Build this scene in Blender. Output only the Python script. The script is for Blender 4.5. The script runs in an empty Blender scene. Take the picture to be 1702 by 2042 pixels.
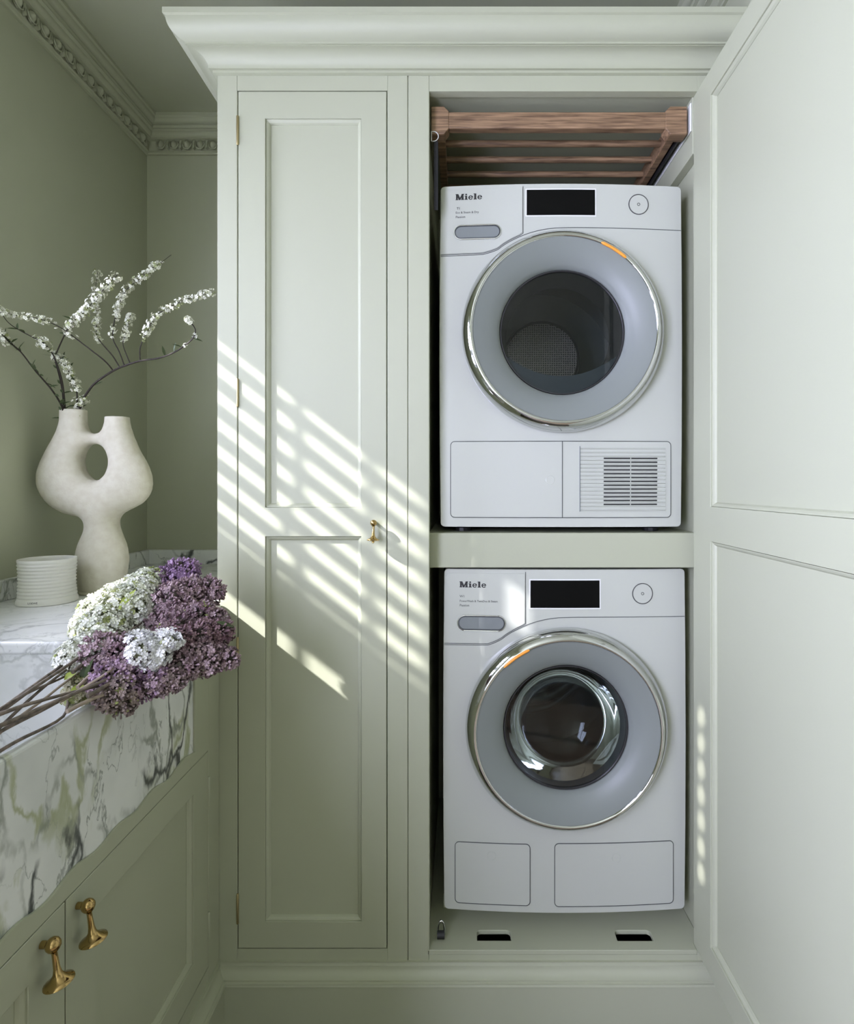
import bpy, bmesh, math, random
import numpy as np
from mathutils import Vector, Matrix, Euler

R = math.radians
scene = bpy.context.scene
C = scene.collection

# ------------------------------------------------------------------ camera, sky, sun, exposure
F = 1131.6            # focal length in px of the 1702 px wide frame
VX, VY = 920.0, 966.0  # principal point
EYE = 1.36
cd = bpy.data.cameras.new('camera'); cam = bpy.data.objects.new('camera', cd); C.objects.link(cam)
cd.sensor_fit = 'HORIZONTAL'; cd.sensor_width = 36.0; cd.lens = 36.0 * F / 1702.0
cd.shift_x = (851 - VX) / 1702.0; cd.shift_y = (VY - 1021) / 1702.0
cd.clip_start = 0.02; cd.clip_end = 100
cam.location = (0, 0, EYE); cam.rotation_euler = (R(90), 0, 0)
scene.camera = cam

world = bpy.data.worlds.new('sky'); scene.world = world; world.use_nodes = True
bg = world.node_tree.nodes['Background']
bg.inputs[0].default_value = (0.94, 0.96, 1.34, 1); bg.inputs[1].default_value = 19.5

SUN_DIR = Vector((1.0, 0.47, -0.78)).normalized()
sd = bpy.data.lights.new('sun', 'SUN'); so = bpy.data.objects.new('sun', sd); C.objects.link(so)
sd.energy = 17.0; sd.color = (1.0, 0.97, 1.02); sd.angle = R(0.9)
so.rotation_euler = SUN_DIR.to_track_quat('-Z', 'Y').to_euler(); so.location = (-4, -2, 5)

# openings in the left wall: sink window, then an added fill window (y0, y1, z0, z1)
WL, WR, WB, WF, CEIL = -1.147, 0.66, 2.07, -1.9, 2.674
RET, WX = 0.62, 2.7          # beyond the open door the room widens to the right
WIN = [(0.44, 1.29, 1.40, 2.30), (-1.78, -0.16, 0.62, 2.30)]

def portal(loc, rot, sx, sy):
    l = bpy.data.lights.new('window_portal', 'AREA'); l.shape = 'RECTANGLE'; l.size = sx; l.size_y = sy
    l.cycles.is_portal = True
    o = bpy.data.objects.new('window_portal', l); C.objects.link(o); o.location = loc; o.rotation_euler = rot
for y0, y1, z0, z1 in WIN:
    portal((WL - 0.19, (y0 + y1) / 2, (z0 + z1) / 2), (0, R(-90), 0), z1 - z0 + .02, y1 - y0 + .02)

vs = scene.view_settings
vs.view_transform = 'Standard'; vs.look = 'None'; vs.gamma = 1.0; vs.use_curve_mapping = False
vs.exposure = 0.0
scene.cycles.max_bounces = 10; scene.cycles.diffuse_bounces = 6; scene.cycles.glossy_bounces = 5
scene.cycles.transparent_max_bounces = 12
scene.cycles.sample_clamp_indirect = 8.0
scene.cycles.caustics_reflective = False; scene.cycles.caustics_refractive = False

# ------------------------------------------------------------------ helpers
def W(px, py, d):
    return Vector(((px - VX) * d / F, d, EYE - (py - VY) * d / F))
S = 1.38 / F
def fx(px): return (px - VX) * S            # x on the cabinet face plane
def fz(py): return EYE - (py - VY) * S      # z on the cabinet face plane
FACE = 1.38

def lin(c):
    c = c / 255.0
    return c / 12.92 if c <= 0.04045 else ((c + 0.055) / 1.055) ** 2.4
def rgb(r, g, b): return (lin(r), lin(g), lin(b), 1)

MATS = {}
def mat(name, col, rough=0.5, metal=0.0, spec=0.5, coat=0.0, bump=None, var=None):
    m = bpy.data.materials.new(name); m.use_nodes = True
    nt = m.node_tree; b = nt.nodes['Principled BSDF']
    b.inputs['Base Color'].default_value = col; b.inputs['Roughness'].default_value = rough
    b.inputs['Metallic'].default_value = metal; b.inputs['Specular IOR Level'].default_value = spec
    b.inputs['Coat Weight'].default_value = coat; b.inputs['Coat Roughness'].default_value = 0.05
    if bump or var:
        tc = nt.nodes.new('ShaderNodeTexCoord')
    if bump:
        n = nt.nodes.new('ShaderNodeTexNoise'); n.inputs['Scale'].default_value = bump[0]; n.inputs['Detail'].default_value = 3
        nt.links.new(tc.outputs['Object'], n.inputs['Vector'])
        bp = nt.nodes.new('ShaderNodeBump'); bp.inputs['Strength'].default_value = bump[1]; bp.inputs['Distance'].default_value = 0.001
        nt.links.new(n.outputs['Fac'], bp.inputs['Height']); nt.links.new(bp.outputs['Normal'], b.inputs['Normal'])
    if var:
        n = nt.nodes.new('ShaderNodeTexNoise'); n.inputs['Scale'].default_value = var[0]; n.inputs['Detail'].default_value = 5
        nt.links.new(tc.outputs['Object'], n.inputs['Vector'])
        mx = nt.nodes.new('ShaderNodeMix'); mx.data_type = 'RGBA'
        mx.inputs[6].default_value = col; mx.inputs[7].default_value = var[1]
        cr = nt.nodes.new('ShaderNodeMapRange'); cr.inputs[1].default_value = 0.35; cr.inputs[2].default_value = 0.7
        nt.links.new(n.outputs['Fac'], cr.inputs[0]); nt.links.new(cr.outputs[0], mx.inputs[0])
        nt.links.new(mx.outputs[2], b.inputs['Base Color'])
    MATS[name] = m
    return m

PAINT = (0.418, 0.435, 0.318, 1)
mat('sage_paint', PAINT, 0.5, bump=(900, 0.06))
mat('wall_paint', PAINT, 0.75, bump=(500, 0.10))
mat('dark_inside', (0.05, 0.055, 0.045, 1), 0.7)
mat('appliance_white', (0.50, 0.518, 0.462, 1), 0.24, coat=0.25)
mat('appliance_grey', (0.20, 0.22, 0.22, 1), 0.3)
mat('appliance_seam', (0.06, 0.065, 0.065, 1), 0.6)
mat('silver_ring', (0.20, 0.22, 0.205, 1), 0.40, spec=0.4)
mat('chrome', (0.66, 0.67, 0.66, 1), 0.06, metal=1.0)
mat('black_glass', (0.003, 0.003, 0.003, 1), 0.25, spec=0.12)
mat('black_rubber', (0.015, 0.015, 0.016, 1), 0.5)
mat('slate_plastic', (0.045, 0.055, 0.065, 1), 0.4)
mat('drum_steel', (0.10, 0.105, 0.105, 1), 0.35, metal=0.7)
mat('orange_grip', (0.85, 0.33, 0.04, 1), 0.35)
mat('brass', (0.46, 0.32, 0.13, 1), 0.13, metal=1.0)
mat('brass_aged', (0.46, 0.38, 0.20, 1), 0.35, metal=0.85)
mat('ceramic_cream', (0.58, 0.56, 0.45, 1), 0.75, bump=(260, 0.35), var=(60, (0.52, 0.49, 0.38, 1)))
mat('ceramic_white', (0.66, 0.66, 0.60, 1), 0.55, bump=(300, 0.1))
mat('print_black', (0.012, 0.012, 0.012, 1), 0.5)
mat('print_grey', (0.06, 0.06, 0.06, 1), 0.5)
mat('white_metal', (0.75, 0.76, 0.74, 1), 0.4)
mat('window_white', (0.75, 0.76, 0.74, 1), 0.45)
mat('floor_stone', (0.10, 0.08, 0.055, 1), 0.45, var=(4, (0.07, 0.055, 0.038, 1)))
mat('strap_black', (0.012, 0.012, 0.012, 1), 0.8)
mat('branch_bark', (0.022, 0.016, 0.010, 1), 0.8)
mat('lilac_bark', (0.10, 0.085, 0.065, 1), 0.8, var=(90, (0.24, 0.19, 0.15, 1)))
mat('lilac_bark_pale', (0.40, 0.33, 0.26, 1), 0.8, var=(70, (0.26, 0.21, 0.16, 1)))
mat('leaf_dark', (0.05, 0.075, 0.025, 1), 0.5)
mat('leaf_lime', (0.32, 0.40, 0.05, 1), 0.5)

def glass_mat():
    m = bpy.data.materials.new('porthole_glass'); m.use_nodes = True; nt = m.node_tree; nt.nodes.clear()
    out = nt.nodes.new('ShaderNodeOutputMaterial'); mix = nt.nodes.new('ShaderNodeMixShader')
    tr = nt.nodes.new('ShaderNodeBsdfTransparent'); tr.inputs[0].default_value = (0.55, 0.60, 0.60, 1)
    gl = nt.nodes.new('ShaderNodeBsdfGlossy'); gl.inputs['Roughness'].default_value = 0.03
    fr = nt.nodes.new('ShaderNodeFresnel'); fr.inputs[0].default_value = 1.5
    nt.links.new(fr.outputs[0], mix.inputs[0]); nt.links.new(tr.outputs[0], mix.inputs[1]); nt.links.new(gl.outputs[0], mix.inputs[2])
    nt.links.new(mix.outputs[0], out.inputs[0]); MATS['porthole_glass'] = m
glass_mat()

def wood_mat():
    m = mat('rack_wood', (0.30, 0.19, 0.11, 1), 0.5); nt = m.node_tree; b = nt.nodes['Principled BSDF']
    tc = nt.nodes.new('ShaderNodeTexCoord'); mp = nt.nodes.new('ShaderNodeMapping'); mp.inputs['Scale'].default_value = (5, 40, 90)
    n = nt.nodes.new('ShaderNodeTexNoise'); n.inputs['Scale'].default_value = 2.2; n.inputs['Detail'].default_value = 8; n.inputs['Distortion'].default_value = 0.6
    cr = nt.nodes.new('ShaderNodeValToRGB'); e = cr.color_ramp.elements
    e[0].position = 0.3; e[0].color = rgb(88, 66, 48); e[1].position = 0.7; e[1].color = rgb(160, 130, 100)
    nt.links.new(tc.outputs['Object'], mp.inputs[0]); nt.links.new(mp.outputs[0], n.inputs['Vector'])
    nt.links.new(n.outputs['Fac'], cr.inputs[0]); nt.links.new(cr.outputs[0], b.inputs['Base Color'])
wood_mat()

def marble_mat(name, strength, green, vscale, stretch):
    """white stone crossed by grey, charcoal and olive veins"""
    m = mat(name, (0.62, 0.63, 0.61, 1), 0.28); nt = m.node_tree; b = nt.nodes['Principled BSDF']; L = nt.links.new
    tc = nt.nodes.new('ShaderNodeTexCoord'); mp = nt.nodes.new('ShaderNodeMapping'); mp.inputs['Scale'].default_value = stretch
    L(tc.outputs['Object'], mp.inputs[0])
    warp = nt.nodes.new('ShaderNodeTexNoise'); warp.inputs['Scale'].default_value = 9 * vscale; warp.inputs['Detail'].default_value = 6
    L(mp.outputs[0], warp.inputs['Vector'])
    mad = nt.nodes.new('ShaderNodeVectorMath'); mad.operation = 'MULTIPLY_ADD'
    mad.inputs[1].default_value = (0.20, 0.20, 0.20); L(warp.outputs['Color'], mad.inputs[0]); L(mp.outputs[0], mad.inputs[2])
    def vein(kind, scale, width, seed):
        off = nt.nodes.new('ShaderNodeVectorMath'); off.operation = 'ADD'; off.inputs[1].default_value = (seed, seed * .7, seed * 1.3)
        L(mad.outputs[0], off.inputs[0])
        if kind == 'v':
            t = nt.nodes.new('ShaderNodeTexVoronoi'); t.feature = 'DISTANCE_TO_EDGE'; t.inputs['Scale'].default_value = scale
            L(off.outputs[0], t.inputs['Vector']); src = t.outputs['Distance']
        else:
            t = nt.nodes.new('ShaderNodeTexNoise'); t.inputs['Scale'].default_value = scale; t.inputs['Detail'].default_value = 4
            L(off.outputs[0], t.inputs['Vector'])
            s1 = nt.nodes.new('ShaderNodeMath'); s1.operation = 'SUBTRACT'; s1.inputs[1].default_value = 0.5; L(t.outputs['Fac'], s1.inputs[0])
            s2 = nt.nodes.new('ShaderNodeMath'); s2.operation = 'ABSOLUTE'; L(s1.outputs[0], s2.inputs[0]); src = s2.outputs[0]
        r = nt.nodes.new('ShaderNodeMapRange'); r.inputs[1].default_value = 0; r.inputs[2].default_value = width
        r.inputs[3].default_value = 1; r.inputs[4].default_value = 0; r.interpolation_type = 'SMOOTHSTEP'
        L(src, r.inputs[0]); return r.outputs[0]
    def mask(scale, lo, hi, seed):
        off = nt.nodes.new('ShaderNodeVectorMath'); off.operation = 'ADD'; off.inputs[1].default_value = (seed, -seed, seed * .5)
        L(tc.outputs['Object'], off.inputs[0])
        t = nt.nodes.new('ShaderNodeTexNoise'); t.inputs['Scale'].default_value = scale; t.inputs['Detail'].default_value = 3
        L(off.outputs[0], t.inputs['Vector'])
        r = nt.nodes.new('ShaderNodeMapRange'); r.inputs[1].default_value = lo; r.inputs[2].default_value = hi; L(t.outputs['Fac'], r.inputs[0])
        return r.outputs[0]
    def mul(a, bb):
        x = nt.nodes.new('ShaderNodeMath'); x.operation = 'MULTIPLY'; L(a, x.inputs[0])
        if isinstance(bb, (int, float)): x.inputs[1].default_value = bb
        else: L(bb, x.inputs[1])
        return x.outputs[0]
    def layer(cur, col, fac):
        x = nt.nodes.new('ShaderNodeMix'); x.data_type = 'RGBA'
        if isinstance(cur, tuple): x.inputs[6].default_value = cur
        else: L(cur, x.inputs[6])
        x.inputs[7].default_value = col; L(fac, x.inputs[0]); return x.outputs[2]
    c = (0.80, 0.81, 0.79, 1)
    c = layer(c, (0.62, 0.64, 0.62, 1), mul(mask(7, 0.40, 0.70, 3.1), 0.8))
    c = layer(c, (0.40, 0.43, 0.25, 1), mul(mul(vein('n', 5.5 * vscale, 0.055, 5.2), mask(6, 0.45, 0.6, 8.4)), green))
    c = layer(c, (0.25, 0.27, 0.23, 1), mul(mul(vein('v', 6.5 * vscale, 0.055, 0.4), mask(8, 0.44, 0.55, 1.7)), 0.85 * strength))
    c = layer(c, (0.22, 0.24, 0.22, 1), mul(mul(vein('n', 11 * vscale, 0.016, 2.2), mask(7, 0.45, 0.6, 4.4)), 0.8 * strength))
    c = layer(c, (0.045, 0.05, 0.05, 1), mul(mul(vein('v', 4.2 * vscale, 0.048, 7.7), mask(5.5, 0.44, 0.53, 6.3)), 0.97 * strength))
    L(c, b.inputs['Base Color'])
    return m
marble_mat('marble_apron', 1.0, 0.9, 1.0, (1.0, 1.3, 0.62))
marble_mat('marble_pale', 0.45, 0.15, 1.1, (1.0, 1.0, 1.0))

def tint_mat(name, rough=0.6, sub=0.0):
    """petals: colour comes from the 'tint' attribute of each flower"""
    m = mat(name, (0.5, 0.5, 0.5, 1), rough); nt = m.node_tree; b = nt.nodes['Principled BSDF']
    a = nt.nodes.new('ShaderNodeAttribute'); a.attribute_name = 'tint'
    nt.links.new(a.outputs['Color'], b.inputs['Base Color'])
    if sub:
        b.inputs['Subsurface Weight'].default_value = sub
        b.inputs['Subsurface Radius'].default_value = (0.004, 0.003, 0.003)
    return m
tint_mat('petals')

def perforated_mat():
    m = mat('perforated_steel', (0.25, 0.23, 0.22, 1), 0.35, metal=0.6); nt = m.node_tree; b = nt.nodes['Principled BSDF']; L = nt.links.new
    tc = nt.nodes.new('ShaderNodeTexCoord'); v = nt.nodes.new('ShaderNodeTexVoronoi'); v.inputs['Scale'].default_value = 150; v.inputs['Randomness'].default_value = 0.15
    L(tc.outputs['Object'], v.inputs['Vector'])
    r = nt.nodes.new('ShaderNodeMapRange'); r.inputs[1].default_value = 0.30; r.inputs[2].default_value = 0.36
    L(v.outputs['Distance'], r.inputs[0])
    x = nt.nodes.new('ShaderNodeMix'); x.data_type = 'RGBA'; x.inputs[6].default_value = (0.01, 0.01, 0.01, 1); x.inputs[7].default_value = (0.40, 0.34, 0.33, 1)
    L(r.outputs[0], x.inputs[0]); L(x.outputs[2], b.inputs['Base Color'])
perforated_mat()

ORG = {}
def org(parent): return ORG.get(parent.name, Vector((0, 0, 0))) if parent else Vector((0, 0, 0))

def tag(o, label=None, cat=None, group=None, kind=None):
    if label: o['label'] = label
    if cat: o['category'] = cat
    if group: o['group'] = group
    if kind: o['kind'] = kind
    return o

def thing(name, loc, label, cat, group=None):
    o = bpy.data.objects.new(name, None); C.objects.link(o); o.empty_display_size = 0.05
    o.location = loc; ORG[o.name] = Vector(loc)
    return tag(o, label, cat, group)

def link(name, me, m, parent=None, origin=None, smooth=None, bevel=None, **kw):
    """me is in world coordinates; it is moved so that its origin is its thing's base"""
    base = org(parent) if parent else (Vector(origin) if origin is not None else Vector((0, 0, 0)))
    me.transform(Matrix.Translation(-base))
    me.materials.append(MATS[m])
    if smooth is not None:
        me.polygons.foreach_set('use_smooth', [True] * len(me.polygons))
        if smooth < 179: me.set_sharp_from_angle(angle=R(smooth))
    o = bpy.data.objects.new(name, me); C.objects.link(o)
    if parent: o.parent = parent
    else: o.location = base
    ORG[o.name] = base
    if bevel:
        bv = o.modifiers.new('edge', 'BEVEL'); bv.width = bevel[0]; bv.segments = bevel[1]; bv.limit_method = 'ANGLE'; bv.angle_limit = R(50)
        bv.harden_normals = False
    tag(o, **kw)
    return o

class M:
    """collects shapes in one bmesh"""
    def __init__(s): s.bm = bmesh.new()
    def box(s, x0, x1, y0, y1, z0, z1, skip=''):
        v = [s.bm.verts.new(p) for p in ((x0,y0,z0),(x1,y0,z0),(x1,y1,z0),(x0,y1,z0),(x0,y0,z1),(x1,y0,z1),(x1,y1,z1),(x0,y1,z1))]
        fs = {'b':(3,2,1,0),'t':(4,5,6,7),'f':(0,1,5,4),'k':(2,3,7,6),'l':(3,0,4,7),'r':(1,2,6,5)}
        for k, f in fs.items():
            if k not in skip: s.bm.faces.new([v[i] for i in f])
        return s
    def poly(s, pts): s.bm.faces.new([s.bm.verts.new(p) for p in pts]); return s
    def prism(s, pts2, a0, a1, axis):
        """closed prism: pts2 in the plane across the axis"""
        def mk(p, a):
            if axis == 'x': return (a, p[0], p[1])
            if axis == 'y': return (p[0], a, p[1])
            return (p[0], p[1], a)
        A = [s.bm.verts.new(mk(p, a0)) for p in pts2]; B = [s.bm.verts.new(mk(p, a1)) for p in pts2]
        n = len(pts2)
        s.bm.faces.new(A); s.bm.faces.new(B[::-1])
        for i in range(n): s.bm.faces.new((A[i], B[i], B[(i+1) % n], A[(i+1) % n]))
        return s
    def lathe(s, prof, center, axis='z', n=32, a0=0, a1=360, cap=False):
        """prof: (radius, height along axis)"""
        full = abs(a1 - a0) >= 359.9; k = n if full else n + 1
        rings = []
        for r, h in prof:
            ring = []
            if r < 1e-6:
                ring = [s.bm.verts.new(s._ax(center, axis, 0, 0, h))] * k
            else:
                for i in range(k):
                    t = R(a0 + (a1 - a0) * i / n)
                    ring.append(s.bm.verts.new(s._ax(center, axis, r * math.cos(t), r * math.sin(t), h)))
            rings.append(ring)
        for a, b in zip(rings, rings[1:]):
            for i in range(k if full else k - 1):
                j = (i + 1) % k
                q = []
                for v in (a[i], a[j], b[j], b[i]):
                    if v not in q: q.append(v)
                if len(q) > 2: s.bm.faces.new(q)
        return s
    def _ax(s, c, axis, u, v, h):
        if axis == 'z': return (c[0] + u, c[1] + v, c[2] + h)
        if axis == 'y': return (c[0] + u, c[1] + h, c[2] + v)
        return (c[0] + h, c[1] + u, c[2] + v)
    def tube(s, pts, rad, n=6, closed=False):
        pts = [Vector(p) for p in pts]; N = len(pts)
        rads = rad if isinstance(rad, (list, tuple)) else [rad] * N
        rings = []; up = None
        for i, p in enumerate(pts):
            if closed: t = pts[(i+1) % N] - pts[i-1]
            else: t = pts[min(i+1, N-1)] - pts[max(i-1, 0)]
            t.normalize()
            if up is None:
                up = Vector((0, 0, 1)) if abs(t.z) < .9 else Vector((0, 1, 0))
            a = t.cross(up)
            if a.length < 1e-5: a = t.cross(Vector((1, 0, 0)))
            a.normalize(); b = a.cross(t).normalized(); up = b
            rings.append([s.bm.verts.new(p + (a * math.cos(2*math.pi*k/n) + b * math.sin(2*math.pi*k/n)) * rads[i]) for k in range(n)])
        pairs = list(zip(rings, rings[1:])) + ([(rings[-1], rings[0])] if closed else [])
        for A, B in pairs:
            for k in range(n): s.bm.faces.new((A[k], A[(k+1) % n], B[(k+1) % n], B[k]))
        if not closed:
            s.bm.faces.new(rings[0][::-1]); s.bm.faces.new(rings[-1])
        return s
    def ball(s, c, r, seg=16, sc=(1, 1, 1)):
        ret = bmesh.ops.create_uvsphere(s.bm, u_segments=seg, v_segments=max(6, seg // 2), radius=r)
        for v in ret['verts']: v.co = Vector((v.co.x * sc[0], v.co.y * sc[1], v.co.z * sc[2])) + Vector(c)
        return s
    def mesh(s, name='m', normals=True):
        if normals: bmesh.ops.recalc_face_normals(s.bm, faces=s.bm.faces[:])
        me = bpy.data.meshes.new(name); s.bm.to_mesh(me); s.bm.free(); return me

def box(name, x0, x1, y0, y1, z0, z1, m, parent=None, bevel=(0.0012, 1), **kw):
    org_ = kw.pop('origin', ((x0+x1)/2, (y0+y1)/2, z0))
    return link(name, M().box(x0, x1, y0, y1, z0, z1).mesh(), m, parent, origin=org_, bevel=bevel, **kw)

def plate(loops, thick, place, cuts_u=(), cuts_v=()):
    """flat outline (first loop) with holes, cut into strips, then laid by place(u, v, t) (t 0 front .. 1 back)"""
    bm = bmesh.new()
    for lp in loops:
        vs_ = [bm.verts.new((p[0], 0, p[1])) for p in lp]
        for i in range(len(vs_)): bm.edges.new((vs_[i], vs_[(i+1) % len(vs_)]))
    bmesh.ops.triangle_fill(bm, use_beauty=True, use_dissolve=False, edges=bm.edges[:], normal=(0, -1, 0))
    for u in cuts_u:
        bmesh.ops.bisect_plane(bm, geom=bm.verts[:] + bm.edges[:] + bm.faces[:], plane_co=(u, 0, 0), plane_no=(1, 0, 0))
    for v in cuts_v:
        bmesh.ops.bisect_plane(bm, geom=bm.verts[:] + bm.edges[:] + bm.faces[:], plane_co=(0, 0, v), plane_no=(0, 0, 1))
    bm.verts.ensure_lookup_table()
    uv = [(v.co.x, v.co.z) for v in bm.verts]; V = bm.verts[:]; faces = bm.faces[:]
    bedges = [e for e in bm.edges if len(e.link_faces) == 1]
    if thick:
        back = {v: bm.verts.new((0, 0, 0)) for v in V}
        for v, (a, b) in zip(V, uv): back[v].co = place(a, b, thick)
        for f in faces: bm.faces.new([back[v] for v in reversed(f.verts[:])])
        for e in bedges:
            a, b = e.verts; bm.faces.new((a, b, back[b], back[a]))
    for v, (a, b) in zip(V, uv): v.co = place(a, b, 0)
    bmesh.ops.recalc_face_normals(bm, faces=bm.faces[:])
    me = bpy.data.meshes.new('m'); bm.to_mesh(me); bm.free(); return me

def rrect(u0, u1, v0, v1, r, n=5):
    pts = []
    for cx_, cy_, a in ((u1 - r, v1 - r, 0), (u0 + r, v1 - r, 90), (u0 + r, v0 + r, 180), (u1 - r, v0 + r, 270)):
        for i in range(n + 1):
            t = R(a + 90 * i / n); pts.append((cx_ + r * math.cos(t), cy_ + r * math.sin(t)))
    return pts
def circle(cu, cv, r, n=48): return [(cu + r * math.cos(2*math.pi*i/n), cv + r * math.sin(2*math.pi*i/n)) for i in range(n)]
def lerp_pts(pts, n):
    """smooth (Catmull-Rom) points through pts"""
    pts = [Vector(p) for p in pts]; out = []
    for i in range(len(pts) - 1):
        p0, p1, p2, p3 = pts[max(i-1, 0)], pts[i], pts[i+1], pts[min(i+2, len(pts)-1)]
        for k in range(n):
            t = k / n
            out.append(0.5 * ((2*p1) + (p2-p0)*t + (2*p0-5*p1+4*p2-p3)*t*t + (3*p1-p0-3*p2+p3)*t**3))
    out.append(pts[-1]); return out
def cove(p0, p1, n=7, bulge=0.3, side=1):
    """points of a curve between two profile points"""
    (a, b), (c, d) = p0, p1; nx, nz = -(d - b), (c - a); out = []
    for i in range(n + 1):
        t = i / n; k = 4 * t * (1 - t) * bulge * side
        out.append((a + (c - a) * t + nx * k, b + (d - b) * t + nz * k))
    return out
def sweep(m, P0, P1, nrm, prof, n0=None, n1=None, cap=True):
    """a moulding profile (projection, z) run from P0 to P1 on a wall whose face looks along nrm; n0/n1: normals of the neighbours for mitred ends"""
    def row(P, nn):
        return [m.bm.verts.new((P[0] + p * (nrm[0] + (nn[0] if nn else 0)), P[1] + p * (nrm[1] + (nn[1] if nn else 0)), z)) for p, z in prof]
    A = row(P0, n0); B = row(P1, n1)
    for i in range(len(prof) - 1): m.bm.faces.new((A[i], A[i+1], B[i+1], B[i]))
    return m

# ------------------------------------------------------------------ the room
T = 0.16
def wall_with_holes(name, loops, place):
    return link(name, plate(loops, T, place), 'wall_paint', kind='structure')
rect = lambda a, b, c, d: [(a, c), (b, c), (b, d), (a, d)]
wall_with_holes('wall_left', [rect(WF - T, WB + T, 0, CEIL)] + [rect(*w) for w in WIN], lambda u, v, t: (WL - t, u, v))
wall_with_holes('wall_back', [rect(WL, WR + T, 0, CEIL)], lambda u, v, t: (u, WB + t, v))
wall_with_holes('wall_right', [rect(RET, WB, 0, CEIL)], lambda u, v, t: (WR + t, u, v))
wall_with_holes('wall_return', [rect(WR + T, WX, 0, CEIL)], lambda u, v, t: (u, RET + t, v))
wall_with_holes('wall_far_right', [rect(WF - T, RET + T, 0, CEIL)], lambda u, v, t: (WX + t, u, v))
wall_with_holes('wall_front', [rect(WL, WX, 0, CEIL)], lambda u, v, t: (u, WF - t, v))
box('floor', WL - T, WX + T, WF - T, WB + T, -0.1, 0, 'floor_stone', bevel=None, kind='structure')
box('ceiling', WL - T, WX + T, WF - T, WB + T, CEIL, CEIL + 0.1, 'wall_paint', bevel=None, kind='structure')

CP = [(0.068, 0), (0.068, -0.010), (0.063, -0.012)] + cove((0.062, -0.013), (0.046, -0.030), 6, 0.22, 1) + [(0.046, -0.034)] \
   + cove((0.049, -0.035), (0.049, -0.047), 5, 0.35, -1) + [(0.045, -0.048), (0.040, -0.050)] + cove((0.040, -0.051), (0.030, -0.066), 5, 0.2, 1) \
   + [(0.030, -0.070), (0.016, -0.072), (0.012, -0.104), (0.017, -0.105), (0.017, -0.108), (0.010, -0.110), (0.008, -0.115), (0, -0.115)]
CP = [(p, CEIL + z) for p, z in CP]
nL, nB, nR_ = (1, 0), (0, -1), (-1, 0)
def egg_mesh():
    m = M(); n = 8
    rings = []
    for k in range(4):
        t = k / 3 * 0.98; w = math.cos(t * math.pi / 2); h = math.sin(t * math.pi / 2)
        rings.append([m.bm.verts.new((0.0115 * w * math.cos(2*math.pi*i/n), -0.017 * h, 0.0165 * w * math.sin(2*math.pi*i/n) + 0.001)) for i in range(n)])
    for A, B in zip(rings, rings[1:]):
        for i in range(n): m.bm.faces.new((A[i], A[(i+1) % n], B[(i+1) % n], B[i]))
    # shell round the egg, open at the top
    pts = []
    for i in range(9):
        t = R(160 + 220 * i / 8); pts.append((0.0165 * math.cos(t), -0.008, 0.0185 * math.sin(t) + 0.002))
    m.tube(pts, 0.0026, 4)
    me = m.mesh(); me.polygons.foreach_set('use_smooth', [True] * len(me.polygons)); me.materials.append(MATS['wall_paint']); return me
def dart_mesh():
    m = M()
    m.prism([(-0.004, 0.016), (0.004, 0.016), (0.0018, 0.0), (0.0045, -0.008), (0, -0.017), (-0.0045, -0.008), (-0.0018, 0.0)], -0.008, 0.004, 'y')
    me = m.mesh(); me.materials.append(MATS['wall_paint']); return me
EGG, DART = egg_mesh(), dart_mesh()
def cornice(name, P0, P1, nrm, n0, n1, eggs, rot):
    m = M(); sweep(m, P0, P1, nrm, CP, n0, n1)
    t = link(name, m.mesh(), 'wall_paint', smooth=35, kind='structure')
    for k, (x, y) in enumerate(eggs):
        for nm, me, dx in (('egg', EGG, 0), ('dart', DART, 0.0235)):
            o = bpy.data.objects.new(nm, me); C.objects.link(o); o.parent = t
            ax = (-nrm[1], nrm[0])
            o.location = (x + ax[0] * dx, y + ax[1] * dx, CEIL - 0.088); o.rotation_euler = (R(-7), 0, rot)
cornice('trim_1', (WL, WF), (WL, WB), nL, (0, 1), nB, [(WL + 0.015, 2.005 - 0.047 * k) for k in range(17)], R(90))
cornice('trim_2', (WL, WB), (WR, WB), nB, nL, nR_, [(WL + 0.062 + 0.047 * k, WB - 0.015) for k in range(11)], 0)
cornice('trim_3', (WR, RET), (WR, WB), nR_, None, nB, [], R(-90))

# windows: white frames, and unseen shutters added to shape the sun beside the sink
def window(name, y0, y1, z0, z1, wall='left', bars=()):
    def B(m, a0, a1, n0, n1, b0, b1):
        if wall == 'left': m.box(WL + n0, WL + n1, a0, a1, b0, b1)
        else: m.box(a0, a1, WF + n0, WF + n1, b0, b1)
    m = M(); w = 0.035
    B(m, y0, y0 + w, -0.13, -0.08, z0, z1); B(m, y1 - w, y1, -0.13, -0.08, z0, z1)
    B(m, y0 + w, y1 - w, -0.13, -0.08, z0, z0 + w); B(m, y0 + w, y1 - w, -0.13, -0.08, z1 - w, z1)
    for a, ww in bars: B(m, a - ww / 2, a + ww / 2, -0.13, -0.08, z0 + w, z1 - w)
    win = link(name, m.mesh(), 'window_white', kind='structure')
    m = M(); B(m, y0 - 0.02, y1 + 0.02, -0.08, 0.015, z0 - 0.02, z0)
    link('window_sill', m.mesh(), 'window_white', win)
    return win
w1 = window('window_1', *WIN[0])
window('fill_window', *WIN[1], bars=((-0.95, 0.03),))  # unseen window added behind the camera for soft fill light

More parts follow.
